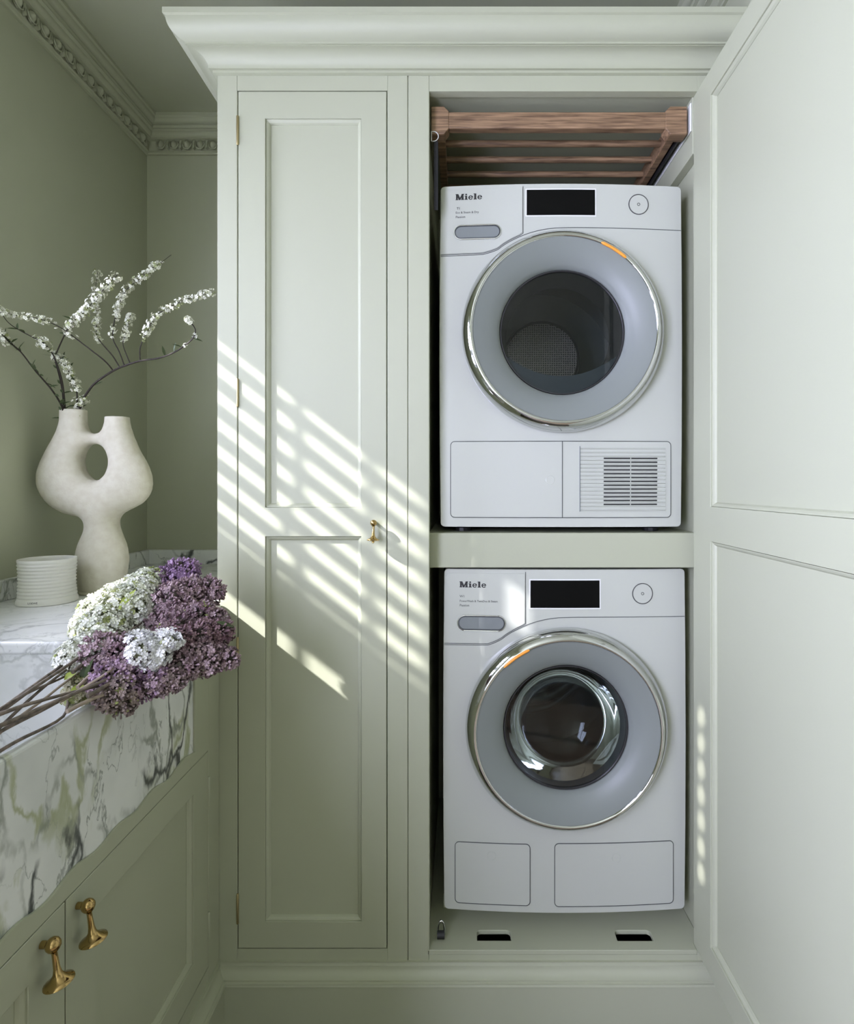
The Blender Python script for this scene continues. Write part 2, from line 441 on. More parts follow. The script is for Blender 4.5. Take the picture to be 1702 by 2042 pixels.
def shutter(y0, y1, z0, z1, pitch, label, sections, near=0.022, far=0.022, rods=(), slots=()):
    """unseen leaf added to shape the sun; sections: (z0, z1, y0, tilt, half width) louvred fields between solid rails; rods: thin upright tilt rods"""
    t = thing('added_shutter', (WL - 0.05, (y0 + y1) / 2, z0), label, 'shutter', 'unseen shutters added to shape the sun')
    x0, x1 = WL - 0.062, WL - 0.038
    loops = [rect(y0, y1, z0, z1)] + [rect(ya if ya else y0 + near, y1 - far, a, b) for a, b, ya, _, _ in sections] + [rect(*q) for q in slots]
    link('frame', plate(loops, x1 - x0, lambda a, b, t_: (x1 - t_, a, b)), 'window_white', t)
    for ry in rods:
        m = M(); m.box(WL - 0.026, WL - 0.016, ry - .006, ry + .006, z0 + .04, z1 - .03); link('tilt_rod', m.mesh(), 'window_white', t)
    for a_, b_, ya, tilt, hw in sections:
        ys = ya if ya else y0 + near
        z = a_ + pitch * .5
        while hw and z < b_:
            c, s_ = math.cos(R(tilt)), math.sin(R(tilt)); p = []
            for a, b in ((-hw, -0.003), (hw, -0.003), (hw, 0.003), (-hw, 0.003)):
                p.append((WL - 0.05 + a * c - b * s_, z + a * s_ + b * c))
            m = M()
            A = [m.bm.verts.new((q[0], ys, q[1])) for q in p]; Bv = [m.bm.verts.new((q[0], y1 - far, q[1])) for q in p]
            m.bm.faces.new(A); m.bm.faces.new(Bv[::-1])
            for i in range(4): m.bm.faces.new((A[i], Bv[i], Bv[(i+1) % 4], A[(i+1) % 4]))
            link('slat', m.mesh(), 'window_white', t)
            z += pitch
shutter(0.7385, 1.255, 1.402, 2.298, 0.066, 'added white shutter leaf whose open slats stripe the sun, next to the corner', [(1.435, 1.595, 0.80, 0, 0), (1.715, 2.19, None, -6, .026)], near=0.1165, slots=[(0.790, 0.818, 2.03, 2.15)], rods=(0.935, 1.03))  # added leaf: slats cut the sun into stripes, slot lets one patch through
shutter(0.545, 0.738, 1.402, 2.298, 0.056, 'added white shutter leaf whose closed slats block the sun', [(1.50, 2.26, None, 62, .033)])  # added only to keep the sun off the machines
shutter(0.470, 0.5449, 1.402, 2.298, 0.062, 'narrow added leaf at the near jamb, shaping the sun on the open door', [(1.50, 1.73, None, 62, .036), (1.75, 2.26, None, -6, .026)], near=0.006, far=0.006)  # added leaf: lower slats stop the sun, upper ones stripe it

# ------------------------------------------------------------------ tall cabinets on the back wall
XL = fx(433); CTOP = 2.355; FT = 0.022
zb_rail = fz(1920)
D0, D1 = fx(473), fx(772); DZ0, DZ1 = fz(1892.5), fz(180.5)   # door opening of the tall cupboard
XS = fx(813)
O0, O1 = fx(855.5), fx(1388); OZ0, OZ1 = fz(1895), fz(182)      # opening of the laundry cupboard

tall = thing('tall_cupboard', ((XL + XS) / 2, 1.7, 0), 'tall sage green cupboard with a closed two-panel door, left of the machines', 'cupboard')
box('stile', XL, D0, FACE, FACE + FT, zb_rail, CTOP, 'sage_paint', tall)
box('stile', D1, XS - 0.0006, FACE, FACE + FT, zb_rail, CTOP, 'sage_paint', tall)
box('rail', D0, D1, FACE + 0.0002, FACE + FT, DZ1, CTOP, 'sage_paint', tall, bevel=None)
box('rail', D0, D1, FACE + 0.0002, FACE + FT, 0.19, DZ0, 'sage_paint', tall, bevel=None)
box('side_panel', XL, XL + 0.018, FACE + FT, WB, 0.0, 2.40, 'sage_paint', tall, bevel=None)
box('partition', XS - 0.019, XS - 0.001, FACE + FT, WB - 0.01, 0.0, 2.40, 'dark_inside', tall, bevel=None)
box('back_panel', XL + 0.018, XS - 0.019, WB - 0.014, WB - 0.004, 0.0, 2.40, 'dark_inside', tall, bevel=None)

def panel_door(name, parent, u0, u1, z0, z1, panels, place, thick=0.022, m='sage_paint'):
    """frame-and-panel door; panels: (u0,u1,z0,z1); place(u,z,depth)"""
    loops = [rect(u0, u1, z0, z1)] + [rect(*p) for p in panels]
    d = link(name, plate(loops, thick, lambda a, b, t: place(a, b, t)), m, parent, bevel=(0.0010, 1))
    for (a0, a1, b0, b1) in panels:
        mm = M()
        steps = [(0.0006, 0.0012), (0.0006, 0.0035), (0.0030, 0.0040), (0.0068, 0.0065), (0.0098, 0.0105), (0.0098, 0.0122)]
        rows = []
        for ins, dep in steps:
            rows.append([mm.bm.verts.new(place(a, b, dep)) for a, b in ((a0+ins, b0+ins), (a1-ins, b0+ins), (a1-ins, b1-ins), (a0+ins, b1-ins))])
        for A, B in zip(rows, rows[1:]):
            for i in range(4): mm.bm.faces.new((A[i], A[(i+1) % 4], B[(i+1) % 4], B[i]))
        link('moulding', mm.mesh(), m, d)
        link('panel', plate([rect(a0 + .0004, a1 - .0004, b0 + .0004, b1 - .0004)], 0.006, lambda a, b, t: place(a, b, 0.0118 + t)), m, d)
    return d
G = 0.0022
front = lambda a, b, t: (a, FACE + t, b)
pd = [(fx(529), fx(720), fz(1012), fz(236)), (fx(529), fx(720), fz(1838), fz(1070))]
td = panel_door('door', tall, D0 + G, D1 - G, DZ0 + G, DZ1 - G, pd, front)
def hinge(parent, x, y, z0, z1, m='brass_aged', r=0.0032):
    mm = M(); mm.lathe([(0, z0 - .003), (r*.7, z0 - .002), (r, z0), (r, z1), (r*.7, z1 + .002), (0, z1 + .003)], (x, y, 0), 'z', 10)
    return link('hinge', mm.mesh(), m, parent, smooth=40)
for a, b in ((233, 288), (757, 810), (1272, 1327), (1783, 1840)):
    hinge(td, D0 + 0.0012, FACE - 0.0014, fz(b), fz(a), 'brass_aged')

def drop_pull(parent, c, nrm, base, m='brass', lean=0.0, k=1.0):
    """pendant pull: ball on a short post, stem hanging down and flaring to a disc; c: ball centre, nrm: out of the door"""
    c = Vector(c); nrm = Vector(nrm)
    mm = M()
    prof = [(0, .0092), (.0040, .0084), (.0072, .0058), (.0090, .0020), (.0092, 0), (.0088, -.0028), (.0068, -.0064), (.0042, -.0086), (.0034, -.0105), (.0034, -.018), (.0040, -.030),
            (.0052, -.0365), (.0085, -.0415), (.0135, -.0445), (.0172, -.0465), (.0176, -.0482), (.0165, -.0492), (.0110, -.0500), (.0050, -.0510), (.0034, -.0522), (.0034, -.0552), (0, -.0570)]
    prof = [(r * k, z * k) for r, z in prof]
    mm.lathe([(r, z) for r, z in prof], (0, 0, 0), 'z', 24)
    rot = Matrix.Rotation(lean, 4, Vector((0, 0, 1)).cross(nrm)) if lean else Matrix.Identity(4)
    for v in mm.bm.verts: v.co = rot @ v.co + c
    o = link('pull', mm.mesh(), m, parent, smooth=50)
    mm = M(); back = c - nrm * base
    mm.tube([back + nrm * 0.0005, c], [0.0046 * k, 0.0046 * k], 14)
    link('post', mm.mesh(), m, o, smooth=50)
    return o
drop_pull(td, W(744.5, 1043, FACE - 0.021), (0, -1, 0), 0.021, lean=R(-10), k=0.86)

lau = thing('laundry_cupboard', ((XS + WR) / 2, 1.7, 0), 'tall sage green cupboard with its door open, housing the two machines', 'cupboard')
box('stile', XS + 0.0006, O0, FACE, FACE + FT, zb_rail, CTOP, 'sage_paint', lau)
box('stile', O1 + 0.002, WR, FACE, FACE + FT, zb_rail, CTOP, 'sage_paint', lau)
box('rail', O0, O1 + 0.002, FACE + 0.0002, FACE + FT, OZ1, CTOP, 'sage_paint', lau, bevel=None)
box('rail', O0, O1 + 0.002, FACE + 0.0002, FACE + FT, 0.19, OZ0 - 0.011, 'sage_paint', lau, bevel=None)
SX0, SX1 = O0 - 0.004, O1 + 0.022
box('side_panel', SX0 - 0.016, SX0, FACE + FT, WB - 0.01, OZ0, 2.40, 'sage_paint', lau, bevel=None)
box('side_panel', SX1, SX1 + 0.016, FACE + FT, WB - 0.01, OZ0, 2.40, 'sage_paint', lau, bevel=None)
box('back_panel', SX0, SX1, WB - 0.014, WB - 0.006, OZ0, 2.40, 'sage_paint', lau, bevel=None)
box('top_panel', SX0, SX1, FACE + FT, WB - 0.014, OZ1 + 0.004, OZ1 + 0.022, 'sage_paint', lau, bevel=None)
box('filler_panel', O1 - 0.0005, SX1, FACE + FT, WB - 0.014, fz(296), OZ1 + 0.004, 'sage_paint', lau)
SHT, SHB = 1.2378, EYE - (1132 - VY) * 1.428 / F
box('shelf', SX0, SX1, FACE + 0.048, WB - 0.014, SHB, SHT, 'sage_paint', lau)
# bottom board with two vent cut-outs
def vent(x0, x1, y0, y1):
    r = 0.010; pts = [(x0, y0), (x1, y0)]
    for cx_, a in ((x1 - r, 0), (x0 + r, 90)):
        for i in range(6):
            t = R(a + 90 * i / 5); pts.append((cx_ + r * math.cos(t), y1 - r + r * math.sin(t)))
    return pts
VEN = [vent(0.0386, 0.123, 1.409, 1.442), vent(0.387, 0.477, 1.409, 1.442)]
link('bottom_board', plate([[(O0 - 0.004, FACE), (O1 + 0.0015, FACE), (O1 + 0.0015, FACE + FT), (SX1, FACE + FT), (SX1, WB - 0.02), (O0 - 0.004, WB - 0.02)]] + VEN, 0.011, lambda a, b, t: (a, b, OZ0 - t)), 'sage_paint', lau, bevel=(0.001, 1))
box('plinth_block', O0 + 0.03, O1 - 0.03, 1.52, WB - 0.03, OZ0, 0.2642, 'sage_paint', lau, bevel=None)
# roller catch by the jamb
mm = M(); cx_, cy_ = -0.0515, 1.415
arch = [(cx_ + 0.0085 * math.cos(R(a)), cy_ + 0.014, OZ0 + 0.014 + 0.020 * math.sin(R(a))) for a in range(0, 181, 15)]
arch = [(cx_ + 0.0085, cy_ + 0.014, OZ0)] + arch + [(cx_ - 0.0085, cy_ + 0.014, OZ0)]
mm.tube(arch, 0.003, 8)
ct = link('door_catch', mm.mesh(), 'chrome', lau, smooth=60)
mm = M(); mm.tube([(cx_ - 0.009, cy_, OZ0 + 0.010), (cx_ + 0.009, cy_, OZ0 + 0.010)], 0.009, 14)
link('roller', mm.mesh(), 'black_rubber', ct, smooth=60)
# door, swung open to a right angle
DW = 0.652; DX = fx(1388)
side = lambda a, b, t: (DX + t, a, b)
pd = [(FACE - DW + 0.078, 1.302, EYE - (1010 - VY) * 1.302 / F, EYE - (189 - VY) * 1.302 / F),
      (FACE - DW + 0.078, 1.302, EYE - (1889 - VY) * 1.302 / F, EYE - (1080 - VY) * 1.302 / F)]
ld = panel_door('door', lau, FACE - DW - 0.001, FACE - 0.001, OZ0 + 0.002, OZ1 - 0.002, pd, side, thick=0.024)
for zc in (0.42, 1.0, 1.6, 2.15):
    hinge(ld, DX + 0.026, FACE - 0.003, zc - 0.035, zc + 0.035)
drop_pull(ld, (DX + 0.024 + 0.021, FACE - DW + 0.04, 1.269), (1, 0, 0), 0.021)

# crown moulding across both cupboards
KP = [(0.0, 2.448), (0.088, 2.448), (0.088, 2.435), (0.083, 2.433)] + cove((0.083, 2.432), (0.053, 2.395), 9, 0.20, 1) + [(0.053, 2.391), (0.048, 2.391)] \
   + cove((0.048, 2.390), (0.015, 2.367), 9, 0.20, -1) + [(0.015, 2.361), (0.008, 2.361), (0.008, 2.355), (0.0, 2.354)]
mm = M(); sweep(mm, (XL, FACE), (WR, FACE), (0, -1), KP, (-1, 0), None); sweep(mm, (XL, WB), (XL, FACE), (-1, 0), KP, None, (0, -1))
mm.box(XL + .001, WR, FACE + .001, WB, 2.40, 2.4475)
link('crown_moulding', mm.mesh(), 'sage_paint', origin=(0, FACE, 2.354), smooth=35,
     label='deep sage green crown moulding running along the top of the tall cupboards', cat='moulding')

# skirting
SP = [(0.0, 0.203), (0.0055, 0.203)] + cove((0.0055, 0.203), (0.0055, 0.194), 4, 0.5, -1) + [(0.003, 0.193), (0.004, 0.191)] \
   + cove((0.004, 0.191), (0.019, 0.170), 8, 0.16, -1) + [(0.0185, 0.166), (0.0205, 0.165)] + cove((0.024, 0.1645), (0.024, 0.158), 4, 0.5, -1) + [(0.0215, 0.156), (0.0215, 0.0)]
LX = -0.589
mm = M(); sweep(mm, (LX, FACE), (WR, FACE), (0, -1), SP, (1, 0), None)
link('baseboard_back', mm.mesh(), 'sage_paint', smooth=35, kind='structure')
mm = M(); sweep(mm, (LX, 0.18), (LX, FACE), (1, 0), SP, None, (0, -1))
link('baseboard_left', mm.mesh(), 'sage_paint', smooth=35, kind='structure')

# ------------------------------------------------------------------ sink run on the left wall
base = thing('base_cabinet', (LX - 0.25, 0.9, 0), 'low sage green cabinet under the marble sink, with two doors', 'cabinet')
DTOP, DBOT = 0.742, 0.236
def wavez(y): return 0.7712 + 0.0042 * math.sin(2 * math.pi * (y - 1.146) / 0.113 - math.pi / 2) + 0.0012 * math.sin(37 * y)
box('stile', LX - FT, LX, 1.322, FACE - 0.001, 0.19, 1.0478, 'sage_paint', base)
pts = [(1.322, DTOP), (1.322, 1.0478), (1.255, 1.0478)]
y = 1.255
while y > 0.36:
    pts.append((y, wavez(y))); y -= 0.008
pts += [(0.36, 1.003), (0.30, 1.003), (0.30, DTOP)]
link('wavy_rail', plate([pts], 0.0045, lambda a, b, t: (LX - t, a, b)), 'sage_paint', base, bevel=(0.001, 1), label='top rail cut in a wave along the marble')
box('rail', LX - FT, LX - 0.0046, 0.30, 1.322, DTOP, 0.752, 'sage_paint', base, bevel=None)
box('rail', LX - FT, LX, 0.30, 1.322, 0.19, DBOT, 'sage_paint', base, bevel=None)
box('end_panel', -1.10, LX, 0.18, 0.30, 0.0, 1.0478, 'sage_paint', base, bevel=None)
box('carcass_back', -1.10, -1.09, 0.30, FACE, 0.0, 0.75, 'dark_inside', base, bevel=None)
box('carcass_end', -1.10, LX - FT, FACE - 0.02, FACE - 0.002, 0.0, 0.75, 'dark_inside', base, bevel=None)
lside = lambda a, b, t: (LX - t, a, b)
for (y0, y1, knob, hy) in ((0.8447 + 0.0015, 1.322 - G, (0.8695, 0.7146), 1.322 - 0.001), (0.362, 0.8447 - 0.0015, (0.795, 0.715), None)):
    dd = panel_door('door', base, y0, y1, DBOT + G, DTOP - G, [(y0 + 0.072, y1 - 0.072, 0.305, 0.678)], lside)
    drop_pull(dd, (LX + 0.017, knob[0], knob[1]), (1, 0, 0), 0.017, lean=R(-9), k=1.1)
    if hy:
        for py0, py1 in ((1550, 1605), (1820, 1870)):
            k = 1.322 / F
            hinge(dd, LX + 0.001, hy, EYE - (py1 - VY) * k, EYE - (py0 - VY) * k, 'sage_paint')

RIM = 1.004; DECK = 1.072
AX = LX - 0.0048
sink = thing('marble_sink', (-0.8, 0.75, 0.76), 'white marble apron sink with dark grey and olive veins', 'sink')
box('apron', AX - 0.017, AX, 0.37, 1.275, 0.753, RIM, 'marble_apron', sink, bevel=(0.006, 3))
box('end_block', -1.10, AX - 0.0171, 1.055, 1.254, 0.76, 1.0478, 'marble_apron', sink, bevel=None)
box('end_block', AX - 0.017, AX, 1.046, 1.275, RIM + .0002, 1.0478, 'marble_apron', sink, bevel=None)
box('end_block', -1.10, AX - 0.0171, 0.37, 0.43, 0.76, RIM, 'marble_pale', sink, bevel=(0.004, 2))
box('basin_floor', -1.10, AX - 0.0171, 0.43, 1.055, 0.77, 0.80, 'marble_pale', sink, bevel=None)
box('basin_back', -1.10, -1.055, 0.43, 1.055, 0.80, 1.0478, 'marble_pale', sink, bevel=None)
box('basin_end', -1.055, AX - 0.0171, 1.046, 1.0549, 0.80, 1.0478, 'marble_pale', sink, bevel=None)

wt = thing('worktop', (-0.87, 1.5, 1.048), 'white marble worktop with low upstands, running into the corner', 'worktop')
mm = M(); mm.prism([(WL, 1.036), (-0.583, 1.036), (-0.583, FACE - 0.0015), (XL - 0.001, FACE - 0.0015), (XL - 0.001, WB), (WL, WB)], 1.0482, DECK, 'z')
link('slab', mm.mesh(), 'marble_pale', wt, bevel=(0.009, 4), smooth=40)
mm = M(); mm.prism([(WL, 0.39), (-1.04, 0.39), (-1.04, 1.0355), (WL, 1.0355)], 1.0482, DECK, 'z')
link('slab', mm.mesh(), 'marble_pale', wt)
mm = M(); mm.prism([(WL, 0.17), (-0.583, 0.17), (-0.583, 0.366), (WL, 0.366)], 1.0482, DECK, 'z')
link('slab', mm.mesh(), 'marble_pale', wt, bevel=(0.009, 3))
box('upstand', WL, WL + 0.020, 0.17, WB - 0.0205, DECK, 1.123, 'marble_apron', wt, bevel=(0.002, 2))
box('upstand', WL, XL - 0.001, WB - 0.020, WB, DECK, 1.123, 'marble_apron', wt, bevel=(0.002, 2))

# ------------------------------------------------------------------ washing machine and dryer
def logo_polys():
    """heavy slab-serif word, letters in a 0..1 high box; returns polygons"""
    P = []
    def rc(a, b, c, d): P.append([(a, c), (b, c), (b, d), (a, d)])
    def M_(x):
        rc(x, x + .42, 0, .13); rc(x + .06, x + .34, 0, 1); rc(x, x + .36, .87, 1)
        P.append([(x + .12, 1), (x + .42, 1), (x + .80, .12), (x + .62, 0), (x + .50, 0)])
        P.append([(x + 1.18, 1), (x + .98, 1), (x + .56, .12), (x + .62, 0), (x + .74, 0)])
        rc(x + .92, x + 1.24, 0, 1); rc(x + .84, x + 1.32, 0, .13); rc(x + .95, x + 1.32, .87, 1)
        return x + 1.32
    def i_(x):
        rc(x, x + .50, 0, .12); rc(x + .10, x + .40, 0, .66); rc(x, x + .40, .56, .68); P.append([(x + .25 + .16 * math.cos(t), .88 + .13 * math.sin(t)) for t in np.linspace(0, 6.28, 13)[:-1]])
        return x + .50
    def e_(x):
        n = 22; o = []; i2 = []
        for k in range(n):
            t = R(8 + (332 - 8) * k / (n - 1)); o.append((x + .37 + .37 * math.cos(t), .345 + .36 * math.sin(t))); i2.append((x + .37 + .15 * math.cos(t), .345 + .24 * math.sin(t)))
        for k in range(n - 1): P.append([o[k], o[k+1], i2[k+1], i2[k]])
        rc(x + .16, x + .73, .31, .42)
        return x + .74
    def l_(x):
        rc(x, x + .52, 0, .12); rc(x + .10, x + .42, 0, 1); rc(x, x + .42, .89, 1); return x + .52
    x = M_(0) + .08; x = i_(x) + .08; x = e_(x) + .08; x = l_(x) + .08; x = e_(x)
    return P, x

def text_mesh(s, size):
    cu = bpy.data.curves.new('t', 'FONT'); cu.body = s; cu.size = size; cu.offset = size * 0.012; cu.resolution_u = 2
    o = bpy.data.objects.new('t', cu); C.objects.link(o)
    dg = bpy.context.evaluated_depsgraph_get(); dg.update()
    me = bpy.data.meshes.new_from_object(o.evaluated_get(dg)); bpy.data.objects.remove(o); bpy.data.curves.remove(cu)
    return me

YE = 1.400; BUL = 0.015; HW = 0.298; MD = 0.585
def machine(name, label, cat, cx, z0, H, px, dryer, pushed_loc):
    """px: photo-pixel layout of this machine's front"""
    kx = lambda p: (p - VX) * (YE - 0.011) / F - cx           # px -> u
    kz = lambda p: EYE - (p - VY) * (YE - 0.011) / F - z0     # py -> v
    t = thing(name, (cx, YE + 0.3, z0 - 0.014), label, cat)
    def surf(u): return -BUL * (1 - (u / HW) ** 2)
    def on(u, v, off): return (cx + u, YE + surf(u) - off, z0 + v)
    def place(off): return lambda a, b, tt: (cx + a * (1 + 0.010 * (1 - ((b - H/2) / (H/2)) ** 2)), YE + surf(a) - off + tt, z0 + b)
    cutsu = [-.28 + .04 * i for i in range(15)]
    du, dv = px['door'][0] - cx, px['door'][1] - z0
    body = M().box(cx - HW, cx + HW, YE + 0.028, YE + MD, z0, z0 + H, skip='f').mesh()
    link('body', body, 'appliance_white', t)
    link('front', plate([rrect(-HW + .002, HW - .002, 0, H, 0.010), circle(du, dv, 0.160, 64)], 0.03, place(0), cutsu, [H * .25, H * .5, H * .75]),
         'appliance_white', t, bevel=(0.004, 3), smooth=35)
    for sx in (-.24, .24):
        for sy in (0.06, 0.50):
            mm = M(); mm.lathe([(0, -0.014), (.02, -0.014), (.02, -.006), (.012, -.004), (.012, 0.001), (0, .001)], (cx + sx, YE + sy, z0), 'z', 12)
            link('foot', mm.mesh(), 'black_rubber', t)
    def dense(uv, closed):
        uv = list(uv); out = []
        for (a, b), (c, d) in zip(uv, uv[1:] + (uv[:1] if closed else [])):
            n = max(1, int(math.hypot(c - a, d - b) / .015))
            out += [(a + (c - a) * i / n, b + (d - b) * i / n) for i in range(n)]
        return out if closed else out + [uv[-1]]
    def line(nm, uv, parent, r=0.0008, m='appliance_seam', closed=False, off=0.0002):
        uv = dense(uv, closed)
        mm = M(); mm.tube([on(a, b, off) for a, b in uv], r, 5, closed=closed); return link(nm, mm.mesh(), m, parent, smooth=60)
    # door
    zc = z0 + dv; ctr = (cx + du, YE, zc)
    mm = M(); mm.lathe([(.238, .004), (.2435, -.010), (.2455, -.019), (.2450, -.026), (.2415, -.034), (.2340, -.0455), (.2270, -.0525), (.2222, -.0535), (.2192, -.0515), (.2186, -.047)], ctr, 'y', 96)
    door = link('door', mm.mesh(), 'chrome', t, smooth=60, label='round door with a polished chrome rim')
    mm = M(); mm.lathe([(.2192, -.0500), (.215, -.0490), (.185, -.0400), (.162, -.0275), (.1545, -.0195), (.1525, -.0120)], ctr, 'y', 96)
    link('dish', mm.mesh(), 'silver_ring', door, smooth=60, label='dull silver dish around the porthole')
    mm = M(); mm.lathe([(.1527, -.0125), (.1515, -.0150), (.1490, -.0150), (.1480, -.006)], ctr, 'y', 64)
    link('porthole_rim', mm.mesh(), 'black_rubber', door, smooth=40)
    mm = M(); mm.lathe([(.149, -.0105), (.08, -.0125), (0, -.013)], ctr, 'y', 64)
    link('glass', mm.mesh(), 'porthole_glass', door, smooth=60)
    # bowl behind the pane and the drum
    if dryer:
        mm = M(); mm.lathe([(.149, -.006), (.140, .03), (.132, .055)], ctr, 'y', 64)
        link('gasket', mm.mesh(), 'black_rubber', t, smooth=60)
        low = []
        for i in range(25):
            a = R(202 + (338 - 202) * i / 24); low.append((du + .1475 * math.cos(a), dv + .1475 * math.sin(a)))
        up = []
        for i in range(1, 12):
            s_ = i / 12; x_ = low[-1][0] + (low[0][0] - low[-1][0]) * s_; up.append((x_, low[0][1] - 0.050 * 4 * s_ * (1 - s_)))
        link('filter_panel', plate([low + up], 0.004, lambda a, b, tt: (cx + a, YE - 0.004 + tt, z0 + b)), 'slate_plastic', t)
    else:
        mm = M(); mm.lathe([(.149, -.006), (.147, .02), (.141, .05), (.136, .06)], ctr, 'y', 64)
        link('gasket', mm.mesh(), 'slate_plastic', t, smooth=60)
        mm = M(); mm.lathe([(.139, .010), (.133, .040), (.124, .070), (.098, .100), (.05, .116), (0, .120)], (ctr[0], ctr[1], ctr[2] - 0.004), 'y', 48)
        link('glass_bowl', mm.mesh(), 'porthole_glass', door, smooth=60)
    mm = M(); mm.lathe([(.135, .05), (.20, .075), (.245, .10), (.245, .44), (.10, .47), (0, .47)], ctr, 'y', 48)
    drum = link('drum', mm.mesh(), 'drum_steel' if dryer else 'drum_steel', t, smooth=50)
    if dryer:
        mm = M(); mm.lathe([(.0, .30), (.105, .30), (.108, .31)], (ctr[0] - .005, ctr[1], ctr[2] + .005), 'y', 40)
        link('perforated_plate', mm.mesh(), 'perforated_steel', drum)
        mm = M(); mm.lathe([(.108, .31), (.112, .296), (.116, .31)], (ctr[0] - .005, ctr[1], ctr[2] + .005), 'y', 40)
        link('rib', mm.mesh(), 'drum_steel', drum, smooth=50)
    else:
        pth = lerp_pts([(ctr[0] - .15, YE + .28, zc + .03), (ctr[0] - .10, YE + .26, zc - .03), (ctr[0], YE + .25, zc - .02), (ctr[0] + .10, YE + .26, zc + .05)], 6)
        for dz, rr in ((0, .016), (-.03, .010)):
            mm = M(); mm.tube([p + Vector((0, 0, dz)) for p in pth], rr, 10); link('paddle', mm.mesh(), 'drum_steel', drum, smooth=60)
    # orange grip in the rim
    a0, a1 = px['grip']; pts = []
    for i in range(13):
        a = R(a0 + (a1 - a0) * i / 12); pts.append((ctr[0] + .2212 * math.cos(a), YE - .0525, zc + .2212 * math.sin(a)))
    mm = M(); mm.tube(pts, [0.002] + [0.0036] * 11 + [0.002], 8); link('grip', mm.mesh(), 'orange_grip', door, smooth=60, label='orange grip strip')
    # fascia seam sweeping round the door
    yr, yl = kz(px['seam_r']), kz(px['seam_l'])
    ru = 0.262
    seam = [(HW - .002, yr), (du + .06, yr + .001)]
    arc = []
    a_top = math.degrees(math.asin(min(.999, (yr - dv) / ru)))
    for i in range(15):
        a = R(180 - a_top + (139 - (180 - a_top)) * i / 14) if False else R(92 + (137 - 92) * i / 14)
        arc.append((du + ru * math.cos(a), dv + (yr - dv + (ru - (yr - dv)) * 0) * math.sin(a) / math.sin(R(92))))
    tail = [(kx(px['seam_k']), yl + .002), (kx(px['seam_k']) - .02, yl), (-HW + .002, yl - .001)]
    arc = [p for p in arc if p[1] > yl + .006]
    sm = [Vector((a, b, 0)) for a, b in seam + arc + tail]
    full = lerp_pts(sm, 4)
    line('fascia_seam', [(p.x, p.y) for p in full], t, 0.0009)
    # drawer front: the upper-left piece, its lower edge follows the seam
    ud = kx(px['drawer_r'])
    low = [(p.x, p.y + .005) for p in full if p.x < ud - .006]
    outl = [(ud, H - .010), (-HW + .014, H - .010)] + [(-HW + .0045, H - .018)] + low[::-1] + [(ud, low[0][1] + .004)]
    outl[-1] = (ud, low[0][1] + .006)
    dr = link('drawer_front', plate([outl], 0.003, place(0.0016), [-.26, -.22, -.18, -.14]), 'appliance_white', t, smooth=35, bevel=(0.0008, 1))
    line('drawer_seam', [(ud + .0015, H - .006), (ud + .0015, low[0][1] + .004), (low[0][0] + .004, low[0][1])] + [(a, b - .0018) for a, b in low[1:]], dr)
    # pill shaped grip recess of the drawer
    h0, h1, h2, h3 = px['pill']; hu0, hu1, hv0, hv1 = kx(h0), kx(h1), kz(h3), kz(h2); rr = (hv1 - hv0) / 2 - .0002
    pill = rrect(hu0, hu1, hv0, hv1, rr, 8)
    hp = link('drawer_grip', plate([pill], 0.002, place(0.0020), [-.22, -.18]), 'appliance_grey', dr, label='grey pill-shaped grip recess')
    mm = M(); mm.tube([on(a, b, 0.0022) for a, b in pill], 0.0016, 6, closed=True); link('grip_rim', mm.mesh(), 'chrome', dr, smooth=60)
    mm = M(); mm.tube([on(a, b, 0.0024) for a, b in rrect(hu0 + .003, hu1 - .003, hv0 + .003, hv1 - .003, rr - .003, 8)], 0.0009, 5, closed=True); link('grip_seam', mm.mesh(), 'appliance_seam', dr, smooth=60)
    # display
    a, b, c, d_ = px['display']
    fr = link('display_frame', plate([rect(kx(a) - .003, kx(b) + .003, kz(d_) - .003, kz(c) + .003)], 0.002, place(0.0006), [0.0, .05]), 'white_metal', t)
    link('display', plate([rect(kx(a), kx(b), kz(d_), kz(c))], 0.002, place(0.0010), [0.0, .05]), 'black_glass', fr, label='black display')
    # dial
    ku, kv = kx(px['dial'][0]), kz(px['dial'][1]); kr = px['dial'][2] * YE / F
    line('dial_seam', circle(ku, kv, kr, 40), t, 0.0012, 'print_grey', closed=True, off=0.0006)
    dl = link('dial', plate([circle(ku, kv, kr - .001, 40)], 0.002, place(0.0008), [ku]), 'appliance_white', t, label='round touch dial')
    mm = M(); mm.tube([on(p, q, .001) for p, q in circle(ku, kv, 0.0032, 16)], 0.0007, 5, closed=True); link('dial_mark', mm.mesh(), 'print_grey', dl)
    # flaps
    for fl in px['flaps']:
        a, b, c, d_ = fl['r']; u0, u1, v0, v1 = kx(a), kx(b), kz(d_), kz(c)
        o = link('flap', plate([rrect(u0, u1, v0, v1, 0.010, 5)], 0.002, place(0.0009), [u0 + (u1 - u0) * i / 6 for i in range(1, 6)]), 'appliance_white', t, smooth=35)
        line('flap_seam', rrect(u0, u1, v0, v1, 0.010, 5), o, 0.0011, closed=True, off=0.0006)
        for q in fl.get('dots', []):
            cu, cv = kx(q[0]), kz(q[1])
            mm = M(); mm.tube([on(p, s_, .0010) for p, s_ in circle(cu, cv, 0.0105, 24)], 0.0007, 5, closed=True); link('push_mark', mm.mesh(), 'appliance_white', o, smooth=60)
            link('push_spot', plate([circle(cu, cv, 0.0100, 20)], 0, place(0.0011), [cu]), 'appliance_white', o)
        if 'split' in fl:
            su = kx(fl['split']); line('flap_split', [(su, v0), (su, v1)], o, 0.0009, off=0.0012)
